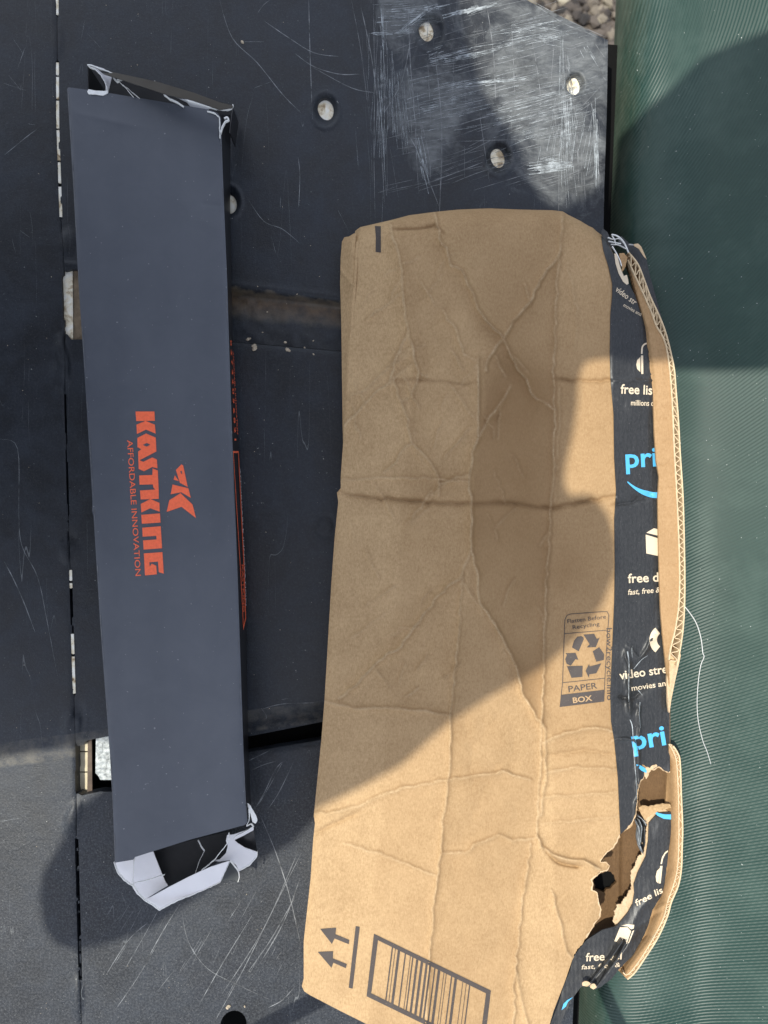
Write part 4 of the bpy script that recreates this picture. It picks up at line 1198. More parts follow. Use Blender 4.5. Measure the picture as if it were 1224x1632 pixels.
back_edge = [(1040, 1290), (1030, 1300), (1030, 1320), (1024, 1345), (1022, 1362), (1012, 1380), (1004, 1396), (1006, 1412), (1000, 1424), (994, 1434), (984, 1442), (978, 1452), (977, 1470), (984, 1478)]
strip_r = [(1070, 1294), (1069, 1330), (1064, 1372), (1059, 1410), (1054, 1428), (1040, 1450), (1032, 1478), (1022, 1500), (1008, 1524), (986, 1545), (975, 1560), (958, 1573), (948, 1577), (936, 1571), (926, 1573), (912, 1592), (902, 1612), (886, 1650), (872, 1700)]
strip_l = [(1049, 1296), (1034, 1312), (1033, 1340), (1029, 1366), (1016, 1392), (1010, 1410), (1011, 1424), (1008, 1442), (1000, 1456), (983, 1476), (960, 1482), (935, 1498), (925, 1510), (913, 1526), (909, 1545), (898, 1572), (890, 1600), (874, 1640), (860, 1700)]
def z_strip(x, y):
    z = .030 + .0012 * vnoise(x, y, 24, 61) + .0004 * vnoise(x, y, 9, 62)
    z = z + .010 * sstep(1490, 1650, y)
    for pts, a, w in (([(1012, 1484), (1000, 1506), (986, 1528), (966, 1556), (950, 1575)], 2.2, 4), ([(1002, 1500), (984, 1522), (960, 1546), (938, 1572)], -1.5, 3), ([(1040, 1428), (1020, 1450), (1000, 1490)], 2.0, 8),
                      ([(960, 1470), (1000, 1482), (1030, 1470)], 1.2, 6), ([(915, 1525), (935, 1530)], 1.0, 5)):
        d, _, _, sd, par = seg_dist(pts, np.asarray(x, float), np.asarray(y, float), closed=False)
        z = z + a * .001 * np.exp(-(d / w) ** 1.3)
    return z
tear_back = jag(jag(back_edge, 1.8, 5, seed=12), .8, 1.6, seed=13) + [(1000, 1470), (1030, 1440), (1050, 1400), (1060, 1330), (1068, 1295), (1055, 1287)]
kid(sheet('torn_backing', tear_back, lambda x, y: .0272 + .0012 * vnoise(x, y, 24, 61) + .0006 * vnoise(x, y, 4, 66), 1.0, M['torn'], box, thick=.001))
kid(sheet('loose_tape_strip', jag(strip_r, .25, 6, seed=4) + strip_l[::-1], z_strip, 1.8, M['tape'], box, thick=.0012, back=True))
kid(sheet('torn_scrap', jag([(1018, 1288), (1024, 1284), (1034, 1286), (1042, 1284), (1056, 1280), (1068, 1281), (1070, 1288), (1062, 1290), (1050, 1292), (1040, 1298), (1032, 1303), (1028, 1308), (1022, 1298)], .8, 4, True, 8),
          lambda x, y: .0325 + .0015 * vnoise(x, y, 7, 8) + .002 * np.exp(-np.abs(y - 1284) / 2), 1.6, M['kraft'], box, thick=.001))
kid(sheet('torn_scrap', jag([(1024, 1226), (1034, 1222), (1046, 1218), (1048, 1221), (1038, 1226), (1034, 1236), (1030, 1242), (1026, 1236)], .6, 3, True, 9),
          lambda x, y: .0375 + .0015 * vnoise(x, y, 5, 8), 1.4, M['torn'], box, thick=.001))
# curled plastic film hanging in the tear
for pts, w in (([(1014, 1308), (1019, 1322), (1018, 1340), (1022, 1352), (1026, 1362)], .7), ([(1018, 1306), (1023, 1318), (1022, 1332), (1020, 1348), (1024, 1360)], .6), ([(1016, 1300), (1026, 1308), (1030, 1316)], .6)):
    kid(ribbon_wall('film_strand', smooth_line(pts, 5), .036, .028, M['scuff'], box, w * .5))
kid(sheet('film_scrap', jag([(1013, 1302), (1020, 1304), (1028, 1312), (1029, 1336), (1026, 1360), (1020, 1350), (1017, 1330), (1014, 1316)], .5, 4, True, 5), lambda x, y: .0285 + .003 * np.sin((x - 1013) * .55) + .001 * vnoise(x, y, 6, 3), 1.3, M['tape'], box, thick=.0005))
def ls(name, s, p0, d, h, mat='tapeprint', **kw):
    return kid(print_text(name, s, p0, d, h, z_strip, .0005, M[mat], box, **kw))
ls('lettering', 'free lis', (1015, 1444), (46, -24), 10.5, width=48, bold=.014, shear=.15)
ls('lettering', 'free del', (934, 1532), (54, -3), 13.5, width=58, bold=.014, shear=.1)
ls('lettering', 'fast, free &', (927, 1545), (60, -4), 7.5, width=62, bold=.006, shear=.2)
kid(print_polys('smile_stripe', [[(1042, 1291), (1050, 1296), (1060, 1298), (1069.5, 1298), (1069.5, 1306), (1058, 1305), (1048, 1300), (1043, 1295)]], z_strip, .0005, M['blue'], box))
kid(print_polys('smile_stripe', [[(895, 1610), (898, 1600), (904, 1594), (913, 1589), (905, 1597), (902, 1604)]], z_strip, .0005, M['blue'], box))
kid(print_polys('headphone_print', [[(1052, 1383), (1047, 1388), (1045, 1397), (1046, 1405), (1049.5, 1408)], [(1052, 1380), (1056, 1380), (1053, 1408), (1050.2, 1408)],
                                    [(1052.5, 1377), (1055, 1366), (1060, 1358), (1064.5, 1355), (1064.5, 1357.5), (1060.5, 1361), (1057, 1368), (1055, 1377)]], z_strip, .0005, M['tapeprint'], box))
kid(print_polys('parcel_print', [[(988, 1478), (1000, 1478), (1006, 1484), (999, 1504), (979, 1500)], [(990, 1475), (1000, 1473), (1011, 1474), (1010, 1480), (1006, 1481), (1000, 1476)], [(1008, 1484), (1011, 1482), (1003, 1502), (1000.5, 1504)]], z_strip, .0005, M['tapeprint'], box))
# folded foil-like stub at the end of the strip
kid(ribbon_wall('folded_tape', smooth_line([(998, 1502), (984, 1528), (964, 1556), (952, 1572)], 5), .0375, .030, M['tape'], box, .9))
kid(ribbon_wall('folded_tape', smooth_line([(992, 1500), (976, 1524), (954, 1550), (938, 1570)], 5), .037, .030, M['tape'], box, .8))
kid(sheet('torn_scrap', jag([(928, 1566), (936, 1564), (942, 1568), (936, 1572), (928, 1571)], .5, 3, True, 3), lambda x, y: .0425 + 0 * x, 1.3, M['torn'], box, thick=.0008))
kid(sheet('torn_scrap', jag([(941, 1570), (948, 1568), (951, 1573), (946, 1577), (941, 1574)], .5, 3, True, 3), lambda x, y: .0425 + 0 * x, 1.3, M['torn'], box, thick=.0008))

# ---- prints on the kraft
def kp(name, polys, mat='ink', off=.0004):
    return kid(print_polys(name, polys, z_box, off, M[mat], box, 5))
kp('line_mark', [[(597.5, 360), (607, 360.5), (607, 402.5), (598.5, 401.5), (599, 380)]])
def c7(l): return [(440 + x / 3.06, 1200 + y / 3.06) for x, y in l]
kp('arrow_mark', [c7([(215, 858), (293, 852), (289, 884), (357, 912), (354, 933), (285, 905), (272, 932)]), c7([(203, 970), (278, 967), (277, 1002), (345, 1030), (340, 1050), (279, 1023), (270, 1048)]), c7([(388, 845), (408, 848), (373, 1150), (354, 1145)])])
def c8(x, y): return (570 + x / 5.32, 1460 + y / 5.32)
oTL, oTR, oBL, oBR = c8(138, 150), c8(1130, 632), c8(75, 680), c8(1067, 1162)
iTL, iTR, iBL, iBR = c8(172, 205), c8(1088, 655), c8(115, 655), c8(1031, 1105)
polys = [[oTL, oTR, iTR, iTL], [oTL, iTL, iBL, oBL], [oBL, iBL, iBR, oBR], [oTR, oBR, iBR, iTR]]
for xt, w in ((295, 10), (320, 5), (350, 20), (405, 10), (448, 5), (468, 10), (505, 18), (545, 20), (585, 18), (615, 14), (655, 10), (690, 21), (732, 5), (752, 5), (797, 10), (832, 21), (892, 5), (922, 5), (950, 10)):
    y0 = 205 + (xt - 172) * .491 - 3; y1 = y0 + 456
    dx = -.126 * 456
    polys.append([c8(xt - w / 2, y0), c8(xt + w / 2, y0 + w * .49), c8(xt + w / 2 + dx, y1 + w * .49), c8(xt - w / 2 + dx, y1)])
kp('barcode', polys)
# recycling label
def c5(l): return [(860 + x / 4.371, 950 + y / 4.371) for x, y in l]
def frame_seg(a, b, w=1.1):
    dx, dy = b[0] - a[0], b[1] - a[1]; l = math.hypot(dx, dy); nx, ny = -dy / l * w / 2, dx / l * w / 2
    return [(a[0] + nx, a[1] + ny), (b[0] + nx, b[1] + ny), (b[0] - nx, b[1] - ny), (a[0] - nx, a[1] - ny)]
F = c5([(142, 772), (160, 600), (172, 262), (176, 165), (190, 135), (215, 125), (440, 108), (470, 108), (482, 130), (480, 180), (474, 240), (455, 570), (448, 735)])
polys = [frame_seg(F[i], F[i + 1]) for i in range(len(F) - 1)] + [frame_seg(*c5([(172, 262), (474, 237)])), frame_seg(*c5([(158, 604), (456, 572)])), frame_seg(*c5([(152, 690), (450, 655)]))]
polys += [c5([(150, 690), (450, 655), (448, 735), (142, 773)])]
polys += [c5([(240, 310), (262, 283), (290, 278), (305, 288), (308, 300), (272, 385), (225, 358)]), c5([(305, 268), (380, 262), (398, 298), (418, 290), (392, 355), (328, 358), (348, 335)]),
          c5([(370, 385), (415, 355), (450, 405), (447, 445), (395, 458)]), c5([(430, 468), (395, 538), (347, 545), (343, 570), (320, 520), (345, 472), (349, 490)]),
          c5([(190, 488), (300, 485), (298, 563), (222, 570)]), c5([(180, 398), (250, 395), (270, 445), (250, 440), (217, 485), (188, 472), (178, 440), (190, 410)])]
kp('recycling_mark', polys)
kid(print_text('lettering', 'Flatten Before', (904.5, 993.5), (62, -8), 6.6, z_box, .0004, M['ink'], box, width=62, bold=.004))
kid(print_text('lettering', 'Recycling', (913, 1003), (43, -6), 6.6, z_box, .0004, M['ink'], box, width=43, bold=.004))
kid(print_text('lettering', 'PAPER', (906.5, 1103), (46, -6), 10, z_box, .0004, M['ink'], box, width=46, bold=.008))
kid(print_text('lettering', 'BOX', (913.5, 1120.5), (31, -4), 9, z_box, .0008, M['kraftprint'], box, width=31, bold=.02))
kid(print_text('lettering', 'how2recycle.info', (966.5, 1001), (1, 115), 9.5, z_box, .0003, M['ink'], box, width=115, bold=.006))

# nylon thread on the green panel
tpts = smooth_line([(1088, 963), (1098, 975), (1108, 990), (1114, 1005), (1118, 1022), (1120, 1040), (1122, 1047), (1117, 1060), (1113, 1085), (1111, 1120), (1113, 1150), (1120, 1180), (1127, 1198), (1133, 1218)], 5)
p3 = [tuple(P(x, y, float(z_green(np.array([x]), np.array([y]))[0]) + .0012 + .003 * abs(math.sin(i * .09)))) for i, (x, y) in enumerate(tpts)]
th = tube('thread', p3, .00052, M['thread'], None, 6, .5)
tag(th, 'thin white thread trailing from the cardboard edge over the green panel', 'thread')

# ------------------------------------------------------------------ the slim black product box
rb = thing('black_box', 'long slim dark grey box with orange logo and torn white ends', 'product box', (-.2, 0, 0))
BO = Vector(rb.location)
def z_rb(x, y):
    z = .045 + .0016 * vnoise(x, y, 130, 71) + .0002 * vnoise(x, y, 30, 72)
    z += .0010 * np.exp(-np.abs((y - 195 - .22 * (x - 190)) ) / 9) * np.exp(-((x - 180) / 50) ** 2)
    z -= .0006 * np.exp(-np.abs(y - (328 + .1 * (x - 350))) / 3) * (x > 320)
    xr = np.interp(y, [185, 330, 550, 700, 900, 1050, 1200, 1310], [352, 357, 365, 370, 378, 383, 388, 395])
    z -= .0010 * np.exp(-np.maximum(xr - x, 0) / 3)
    xl = np.interp(y, [140, 300, 450, 600, 800, 1000, 1200, 1375], [107, 117, 125, 135, 148, 160, 175, 183])
    z -= .0012 * np.exp(-np.maximum(x - xl, 0) / 3)
    z -= .0015 * np.exp(-np.hypot(x - 148, y - 815) / 3)
    return z
toppoly = [(107, 141), (109, 139), (160, 146), (240, 159), (335, 175), (347, 180), (352, 188), (354, 250), (357, 330), (362, 450), (365, 550), (370, 700), (378, 900), (383, 1050), (388, 1200), (392, 1280), (394, 1311), (390, 1315), (300, 1339), (215, 1366), (213, 1370), (183, 1375), (180, 1290), (175, 1200), (160, 1000), (149, 822), (147, 815), (147.5, 800), (135, 600), (125, 450), (117, 300)]
kid(sheet('top_panel', toppoly, z_rb, 3.0, M['boxtop'], rb, thick=.0012, back=True))
# side panel, bulging slightly; it leans out to the deck
def strip3(name, A3, B3, mat, parent, rows=4, bulge=0.0):
    A3 = np.asarray(A3, float); B3 = np.asarray(B3, float)
    n = len(A3); V = []
    for j in range(rows + 1):
        t = j / rows
        V.append(A3 * (1 - t) + B3 * t + np.array([bulge * math.sin(math.pi * t), 0, 0]))
    V = np.concatenate(V)
    Q = [(j * n + i, j * n + i + 1, (j + 1) * n + i + 1, (j + 1) * n + i) for j in range(rows) for i in range(n - 1)]
    me = mesh_from(name, V, Q)
    return link(name, me, mat, parent)
ys_ = [183, 250, 330, 450, 550, 620, 700, 800, 900, 1000, 1100, 1200, 1285]
xt_ = np.interp(ys_, [185, 330, 550, 700, 900, 1050, 1200, 1310], [351.5, 356.5, 364.5, 369.5, 377.5, 382.5, 387.5, 394.5])
xb_ = np.interp(ys_, [185, 250, 330, 450, 550, 700, 800, 900, 1000, 1150, 1285], [368, 367, 367, 369, 371, 380, 385, 390, 393, 394, 400])
A3 = P(xt_, ys_, np.full(len(ys_), .0438)); B3 = P(xb_, ys_, np.full(len(ys_), .004))
kid(strip3('side_panel', A3, B3, M['boxside'], rb, 5))
AL = P(np.interp(ys_, [140, 300, 450, 600, 800, 1000, 1200, 1375], [110, 120, 128, 138, 151, 163, 178, 186]), ys_, np.full(len(ys_), .0435))
BL = AL.copy(); BL[:, 2] = .002
kid(strip3('side_panel', BL, AL, M['boxside'], rb, 2))
TLc = P(112, 146, .0435); BLc = P(184, 1366, .0435)
kid(strip3('bottom_panel', np.array(B3) * [1, 1, 0] + [-.003, 0, .0028], np.array(BL) * [1, 1, 0] + [.001, 0, .0028], M['boxin'], rb, 1))
def z_side(tt):
    pass
# print on the side panel: letters laid in the plane of the side (t = 0 top edge, 1 bottom edge)
def side_pt(y, t, off=.0004):
    a = P(np.interp(y, ys_, xt_), y, .0438); b = P(np.interp(y, ys_, xb_), y, .004)
    p = a * (1 - t) + b * t
    return Vector((float(p[0]) + off, float(p[1]), float(p[2]) + off * .3))
def side_poly(name, polys, mat):
    bm = bmesh.new()
    for pl in polys:
        bm.faces.new([bm.verts.new((y, t, 0)) for y, t in pl])
    bm.normal_update()
    bmesh.ops.triangulate(bm, faces=bm.faces[:])
    for _ in range(5):
        es = [e for e in bm.edges if abs(e.verts[0].co.x - e.verts[1].co.x) > 20]
        if not es: break
        bmesh.ops.subdivide_edges(bm, edges=es, cuts=1); bmesh.ops.triangulate(bm, faces=bm.faces[:])
    for v in bm.verts: v.co = side_pt(v.co.x, v.co.y)
    me = bpy.data.meshes.new(name); bm.to_mesh(me); bm.free()
    return kid(link(name, me, mat, rb))
def side_text(name, s, y0, y1, tbase, th_, mat, bold=0.0, off=.0006):
    bm = text_bm(s, (y0, 0), (1, 0), 1.0, width=y1 - y0, bold=bold)
    for v in bm.verts:
        yy = v.co.x; up_ = -v.co.y
        v.co = side_pt(yy, tbase - up_ * th_, off)
    me = bpy.data.meshes.new(name); bm.to_mesh(me); bm.free()
    return kid(link(name, me, mat, rb))
side_text('lettering', '0 2 7 4 2 0 5 6 8 2 1', 542, 702, .30, -.28, M['orange'], .02)
side_text('lettering', 'AFFORDABLE INNOVATION', 560, 692, .72, -.22, M['orange'], .005)
side_poly('red_banner', [[(719, .50), (719, .88), (985, .92), (1004, .50), (1000, .50), (984, .80), (722, .78), (722, .50)], [(719, .10), (722, .10), (722, .55), (719, .55)], [(719, .05), (719, .11), (1003, .56), (1004, .50)]], M['orange'])
side_text('lettering', 'KASTKING', 900, 975, .52, -.24, M['orange'], .005)
side_text('lettering', 'AFFORDABLE INNOVATION', 745, 965, .84, -.12, M['white'], .0, .0009)

# worn pale card along the lid's long edges
bm = bmesh.new()
for y0_, y1_ in ((150, 190), (205, 232), (260, 330), (352, 372), (430, 455), (520, 590), (640, 652), (700, 790), (812, 830), (900, 930), (980, 1060), (1120, 1140), (1210, 1290), (1330, 1368)):
    yy_ = np.linspace(y0_, y1_, 8)
    ribbon(bm, [(float(np.interp(q_, [140, 300, 450, 600, 800, 1000, 1200, 1375], [107, 117, 125, 135, 148, 160, 175, 183])) + 1.2, float(q_)) for q_ in yy_], .9, .3)
for y0_, y1_ in ((200, 260), (300, 316), (470, 520), (720, 738), (1020, 1040), (1080, 1170), (1240, 1300)):
    yy_ = np.linspace(y0_, y1_, 8)
    ribbon(bm, [(float(np.interp(q_, [185, 330, 550, 700, 900, 1050, 1200, 1310], [352, 357, 365, 370, 378, 383, 388, 395])) - 1.6, float(q_)) for q_ in yy_], .7, .3)
kid(drape_bm('worn_edge', bm, z_rb, .0003, mat_simple('worn_grey_card', (.16, .16, .165), .8, .2, .6, 120), rb, 10))['kind'] = 'stuff'
# orange print on the top
BO_keep = BO
def kb(name, polys, mat='orange', off=.0003):
    return kid(print_polys(name, polys, z_rb, off, M[mat], rb, 9))
def q1(l, dy=0): return [(200 + x / 10.2, 645 + (y + dy) / 10.2) for x, y in l]
kb('wordmark', [
    q1([(163, 110), (470, 110), (478, 262), (175, 266)]), q1([(325, 262), (478, 325), (490, 470), (333, 405), (187, 477), (178, 325)]),
    q1([(335, 468), (492, 535), (502, 760), (228, 903), (290, 928), (435, 857), (510, 890), (520, 1035), (435, 1012), (300, 1082), (215, 1045), (205, 760), (257, 725), (195, 690), (192, 540)]),
    q1([(440, 1037), (525, 1068), (540, 1400), (541, 1530), (247, 1541), (235, 1395), (485, 1378), (455, 1350), (445, 1296), (228, 1300), (222, 1150), (437, 1142)]),
    q1([(405, 105), (552, 168), (556, 312), (403, 255), (258, 325), (248, 185)], 1428), q1([(255, 362), (560, 338), (570, 487), (267, 508)], 1428),
    q1([(272, 572), (572, 548), (595, 905), (295, 928), (285, 778), (505, 762), (500, 703), (280, 718)], 1428),
    q1([(298, 990), (600, 968), (622, 1318), (543, 1295), (528, 1122), (388, 1135), (395, 1205), (425, 1155), (500, 1190), (510, 1328), (318, 1348)], 1428)])
kb('wordmark_counter', [q1([(283, 655), (345, 622), (403, 650), (345, 681)])], 'boxtop', .0006)
kb('logo', [q1([(910, 970), (938, 990), (1012, 1338), (885, 1270), (820, 1060)]), q1([(802, 1150), (872, 1245), (782, 1218)]), q1([(765, 1298), (1022, 1358), (1062, 1515), (905, 1423), (735, 1456)]),
            q1([(895, 10), (1090, 195), (1145, 415), (910, 232), (670, 315), (712, 125)], 1428)])
kb('logo_counter', [q1([(890, 1085), (918, 1075), (916, 1135)])], 'boxtop', .0006)
kid(print_text('lettering', 'AFFORDABLE INNOVATION', (202.5, 701.5), (13.5, 217), 9.3, z_rb, .0003, M['orange'], rb, width=217, bold=.002))

# faint dust marks on the lid are in the material; now the torn ends
def flat(name, poly, z, mat, step=2.0, thick=.0008, tilt=None, jg=0, seed=1, nz=.0004):
    p_ = jag(poly, jg, 3, True, seed) if jg else poly
    def zf(x, y):
        zz = z + nz * vnoise(x, y, 9, seed)
        if tilt is not None:
            zz = zz + tilt[0] * (x - poly[0][0]) + tilt[1] * (y - poly[0][1])
        return zz
    return kid(sheet(name, p_, zf, step, mat, rb, thick=thick, back=True))
# top end
flat('end_shadow_lining', [(141, 104), (141, 150), (352, 190), (368, 205), (372, 168), (300, 150), (200, 125)], .006, M['boxin'], 3)  # near-black sheet stands in for the darkness inside the open end
flat('end_flap', [(150, 105), (180, 115), (250, 130), (310, 148), (350, 163), (371, 168), (371, 172), (350, 175), (330, 168), (300, 158), (285, 156), (262, 150), (190, 126), (165, 118)], .040, M['boxside'], 1.8, tilt=(0, .0006))
flat('inner_flap', [(141, 104), (152, 105), (165, 109), (179, 117), (176, 130), (172, 147), (168, 145), (168, 135), (163, 122), (155, 113), (146, 107)], .036, M['white'], 1.5, tilt=(0, -.0002))
flat('inner_flap', [(262, 143), (275, 147), (300, 158), (320, 165), (336, 171), (330, 176), (305, 172), (298, 163), (285, 157), (266, 151)], .041, mat_simple('grey_card_back', (.42, .42, .43), .7, .3, .1, 60), 1.5)
flat('card_rim', [(141, 142), (139, 146), (141, 150), (150, 150), (164, 152), (172, 148), (172, 144), (165, 145), (150, 144)], .0462, M['torn_white'], 1.3, jg=.2)
for pts, w in (([(139, 103), (145, 103.5), (155, 107), (168, 112), (180, 117)], 1.0), ([(141, 105), (150, 109), (159, 117), (167, 130), (170, 140), (170, 147)], .55), ([(178, 119), (181, 124), (186, 129), (188, 126), (196, 124)], 1.5),
               ([(188, 128), (197, 136), (206, 147), (213, 155)], .45), ([(200, 138), (212, 148), (222, 156)], .3), ([(246, 129), (252, 136), (259, 144), (261, 150), (270, 157), (283, 163), (293, 170)], 1.2),
               ([(261, 143), (275, 148), (290, 152), (300, 160), (312, 163), (325, 167), (338, 171), (345, 173)], 1.1), ([(337, 171), (350, 173), (362, 174), (369, 171), (371, 166)], .8),
               ([(330, 177), (342, 180), (349, 186), (350, 200), (350, 220)], .7), ([(357, 188), (362, 186), (364, 190), (359, 193), (354, 202), (351, 212)], 1.1)):
    kid(ribbon_wall('torn_card_edge', smooth_line(jag(pts, .25, 4, seed=len(pts)), 3), .0468, .0440, M['torn_white'], rb, w * .75))
# black rim line of the standing end panel
kid(ribbon_wall('end_wall', smooth_line([(140, 104), (141, 148)], 3), .040, .004, M['boxin'], rb, .6))
kid(ribbon_wall('end_wall', smooth_line([(371, 172), (369, 185), (367, 200), (366, 212)], 3), .030, .004, M['boxside'], rb, .6))
# bottom end
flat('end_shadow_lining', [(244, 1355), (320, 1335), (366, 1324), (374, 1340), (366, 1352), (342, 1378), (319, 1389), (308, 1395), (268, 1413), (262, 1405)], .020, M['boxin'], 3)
flat('inner_flap', [(181, 1374), (212, 1369), (212, 1412), (196, 1402), (187, 1390)], .034, M['white'], 2, tilt=(.0001, -.0002))
flat('inner_flap', [(212, 1366), (244, 1357), (254, 1383), (264, 1407), (268, 1411), (250, 1422), (230, 1434), (218, 1425), (211, 1414)], .037, M['white'], 2, tilt=(-.0001, -.0001), seed=5)
flat('long_flap', [(229, 1434), (240, 1430), (269, 1414), (300, 1398), (319, 1389), (335, 1382), (366, 1372), (359, 1388), (351, 1405), (320, 1420), (285, 1434), (254, 1451), (240, 1441)], .039, M['white'], 2, tilt=(0, -.0002), seed=6)
flat('inner_flap', [(362, 1331), (372, 1330), (390, 1324), (404, 1318), (404, 1323), (388, 1332), (373, 1339), (379, 1344), (390, 1351), (410, 1358), (409, 1366), (397, 1380), (381, 1388), (376, 1378), (366, 1371), (350, 1373), (338, 1372), (350, 1370), (360, 1360), (363, 1348), (360, 1340)], .036, M['white'], 1.8, seed=7)
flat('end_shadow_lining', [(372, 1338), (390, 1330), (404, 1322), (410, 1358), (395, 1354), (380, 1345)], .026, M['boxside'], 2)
flat('hanging_flap', [(366, 1373), (372, 1380), (380, 1391), (381, 1400), (379, 1407), (374, 1402), (362, 1403), (351, 1405)], .030, mat_simple('dark_card_flap', (.05, .055, .055), .6, .4, .2, 40), 1.5, seed=8)
flat('torn_corner', [(394, 1279), (400, 1286), (408, 1300), (410, 1309), (407, 1313), (402, 1310), (400, 1300), (396, 1290)], .040, M['torn_white'], 1.3, seed=9, jg=.3)
for pts, w in (([(181, 1375), (187, 1391), (197, 1403), (212, 1413), (220, 1425), (230, 1435), (254, 1451), (285, 1435), (320, 1421), (351, 1406), (359, 1389), (366, 1373)], .6),
               ([(366, 1373), (374, 1382), (380, 1391), (381, 1400), (379, 1406)], .6), ([(410, 1358), (409, 1366), (397, 1380), (381, 1388)], .6), ([(364, 1328), (365, 1338), (358, 1350), (342, 1371), (320, 1389)], .8),
               ([(404, 1318), (390, 1326), (380, 1331), (373, 1337)], .7), ([(396, 1290), (397, 1305), (393, 1317), (400, 1314), (404, 1319)], .8), ([(315, 1340), (320, 1350), (325, 1357), (318, 1372), (311, 1392)], .25), ([(213, 1368), (211, 1412)], .25),
               ([(211, 1409), (235, 1403), (262, 1395)], .22)):
    kid(ribbon_wall('torn_card_edge', smooth_line(jag(pts, .3, 4, seed=len(pts) + 3), 3), .0425, .0400, M['torn_white'], rb, w * .55))

# ------------------------------------------------------------------ who and what throws the shadows: just outside the frame, above and to the left
def on_deck(px, py, z=0.0):
    """where the shadow line seen at (px,py) on a surface of height z would fall on the deck, in layout units"""
    w = P(px, py, z)
    x = w[0] - L.x / L.z * z; y = w[1] - L.y / L.z * z
    return (float(x) / S + CX, CY - float(y) / S)
zc = .045; zg = .017
out = [on_deck(*p) for p in [(0, 1207), (90, 1193), (165, 1178), (200, 1205), (190, 1240), (150, 1268), (130, 1284), (95, 1345), (68, 1390), (62, 1430), (70, 1480), (90, 1506), (125, 1515), (180, 1502), (240, 1480), (300, 1440), (360, 1402), (415, 1372), (465, 1345)]]
out += [on_deck(x, y, zc) for x, y in [(505, 1290), (570, 1258), (640, 1220), (720, 1150), (790, 1105), (860, 1068), (915, 1022), (960, 965), (985, 905), (982, 860), (970, 820), (950, 795), (930, 785), (908, 790), (898, 770), (900, 740), (912, 690), (920, 640), (922, 600), (930, 577), (948, 572)]]
out += [on_deck(x, y, float(z_green(np.array([min(x, 1230.)]), np.array([y]))[0])) for x, y in [(1090, 590), (1160, 592), (1224, 590), (1330, 585), (1420, 520), (1470, 400), (1450, 240), (1380, 120), (1300, 60), (1224, 48), (1170, 68), (1120, 90), (1060, 150), (1010, 195), (985, 222)]]
out += [on_deck(*p) for p in [(962, 292), (930, 312), (898, 336), (868, 322), (848, 290), (830, 235), (800, 190), (770, 145), (745, 60), (735, 0), (720, -80), (640, -220), (440, -330), (150, -360), (-200, -330), (-480, -160), (-600, 150), (-600, 700), (-520, 1050), (-380, 1240), (-180, 1262)]]
D0 = 1.12
xs = np.arange(-620, 1500, 11.0); ys2 = np.arange(-380, 1540, 11.0)
X, Y = np.meshgrid(xs, ys2)
kc = inside(out, (X[:-1, :-1] + X[1:, 1:]) / 2, (Y[:-1, :-1] + Y[1:, 1:]) / 2)
cnt = np.zeros(X.shape, int)
cnt[:-1, :-1] += kc; cnt[1:, :-1] += kc; cnt[:-1, 1:] += kc; cnt[1:, 1:] += kc
bd = (cnt > 0) & (cnt < 4)
_, nx, ny, _, _ = seg_dist(out, X[bd], Y[bd])
X[bd] = nx; Y[bd] = ny
us = cnt > 0
ux, uy = X[us], Y[us]
dd, _, _, _, _ = seg_dist(out, ux, uy)
dd = dd * S
isb = bd[us]
T = .12 * np.sqrt(1 - (1 - np.clip(dd / .16, 0, 1)) ** 2)
T[isb] = 0
T += .01 * (vnoise(ux, uy, 90, 77)) * (dd > .02)
s0 = np.stack([(ux - CX) * S, (CY - uy) * S, 0 * ux], -1)
Ln = np.array(L)
t0 = D0 - s0 @ Ln
Vf = s0 + (t0 + T)[:, None] * Ln; Vb = s0 + (t0 - T)[:, None] * Ln
ids = -np.ones(X.shape, int); ids[us] = np.arange(us.sum())
a = ids[:-1, :-1][kc]; b = ids[1:, :-1][kc]; c = ids[1:, 1:][kc]; d = ids[:-1, 1:][kc]
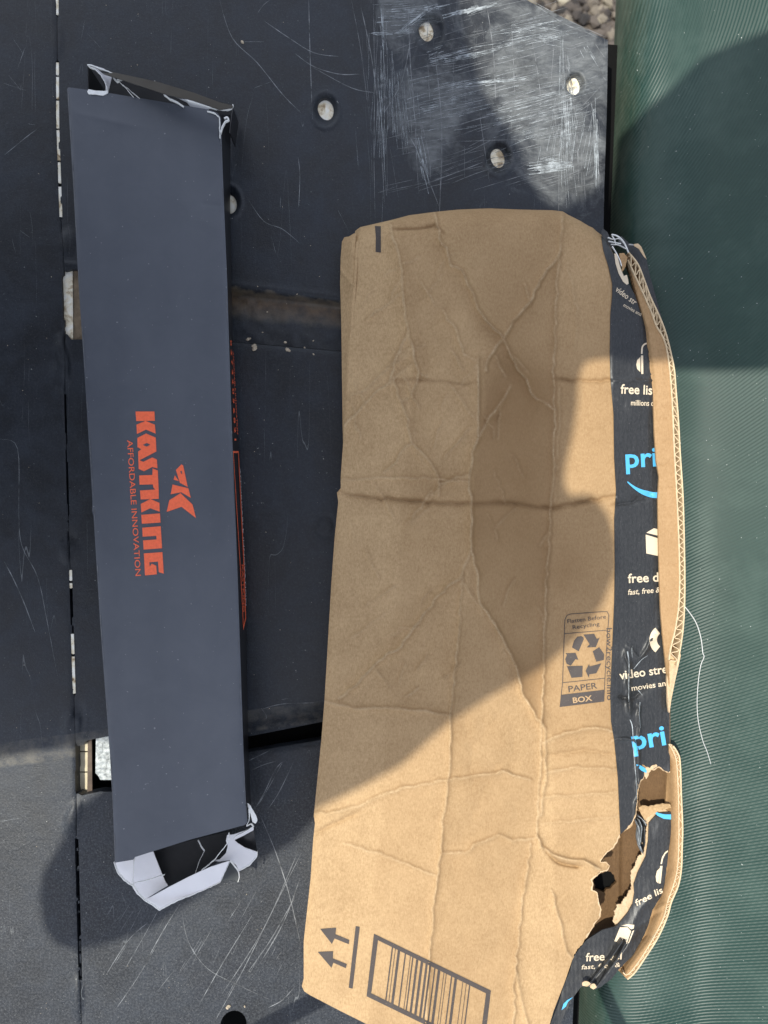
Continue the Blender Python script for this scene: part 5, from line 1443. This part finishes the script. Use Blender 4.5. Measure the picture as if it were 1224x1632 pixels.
Qf = np.stack([a, b, c, d], 1)
mapb = np.arange(len(Vf)) + len(Vf); mapb[isb] = np.arange(len(Vf))[isb]
Qb = mapb[Qf][:, ::-1]
me = mesh_from('person', np.concatenate([Vf, Vb]), np.concatenate([Qf, Qb]))
o = link('person', me, M['clothes'])
bm = bmesh.new(); prev = None
for zz_, rx_, ry_, cx_, cy_ in ((-.30, .10, .20, -.90, .20), (-.05, .12, .23, -.89, .20), (.25, .13, .25, -.88, .20), (.5, .12, .24, -.87, .20), (.72, .12, .25, -.87, .20), (.92, .13, .27, -.88, .20), (1.05, .11, .25, -.89, .20), (1.12, .05, .14, -.90, .20)):
    ring_ = []
    for k in range(28):
        t = 2 * math.pi * k / 28; w_ = 1 + .05 * math.sin(5 * t + zz_ * 9) + .03 * math.sin(11 * t - zz_ * 14)
        ring_.append(bm.verts.new((cx_ + rx_ * w_ * math.cos(t), cy_ + ry_ * w_ * math.sin(t), zz_)))
    if prev:
        for k in range(28): bm.faces.new((prev[k], prev[(k + 1) % 28], ring_[(k + 1) % 28], ring_[k]))
    prev = ring_
bm.faces.new(prev)
for f in bm.faces: f.smooth = True
me = bpy.data.meshes.new('unseen_body'); bm.to_mesh(me); bm.free()
link('unseen_body', me, M['clothes'], o)  # unseen standing body, added to block sky light from the left
tag(o, 'person in dark clothes leaning over the deck, casting the large shadow', 'person')

bar = thing('added_shadow_bars', 'thin grey bars added beyond the lower edge of the frame to cast shadow bands', 'caster', (-.3, -.7, 0))  # made-up bars out of view, added for their two narrow shadow bands
def shadow_bar(p, q, h, r_):
    A = Vector(P(p[0], p[1], 0)); B = Vector(P(q[0], q[1], 0))
    k = h / L.z
    o = tube('bar', [tuple(A + L * k), tuple((A + B) / 2 + L * k), tuple(B + L * k)], r_, M['metal'], bar, 10)
    o.data.transform(Matrix.Translation(-bar.location))
shadow_bar((534, 1578), (60, 1829), .36, .0085)
shadow_bar(on_deck(951, 1578, .012), on_deck(1260, 2115, .02), .42, .0072)
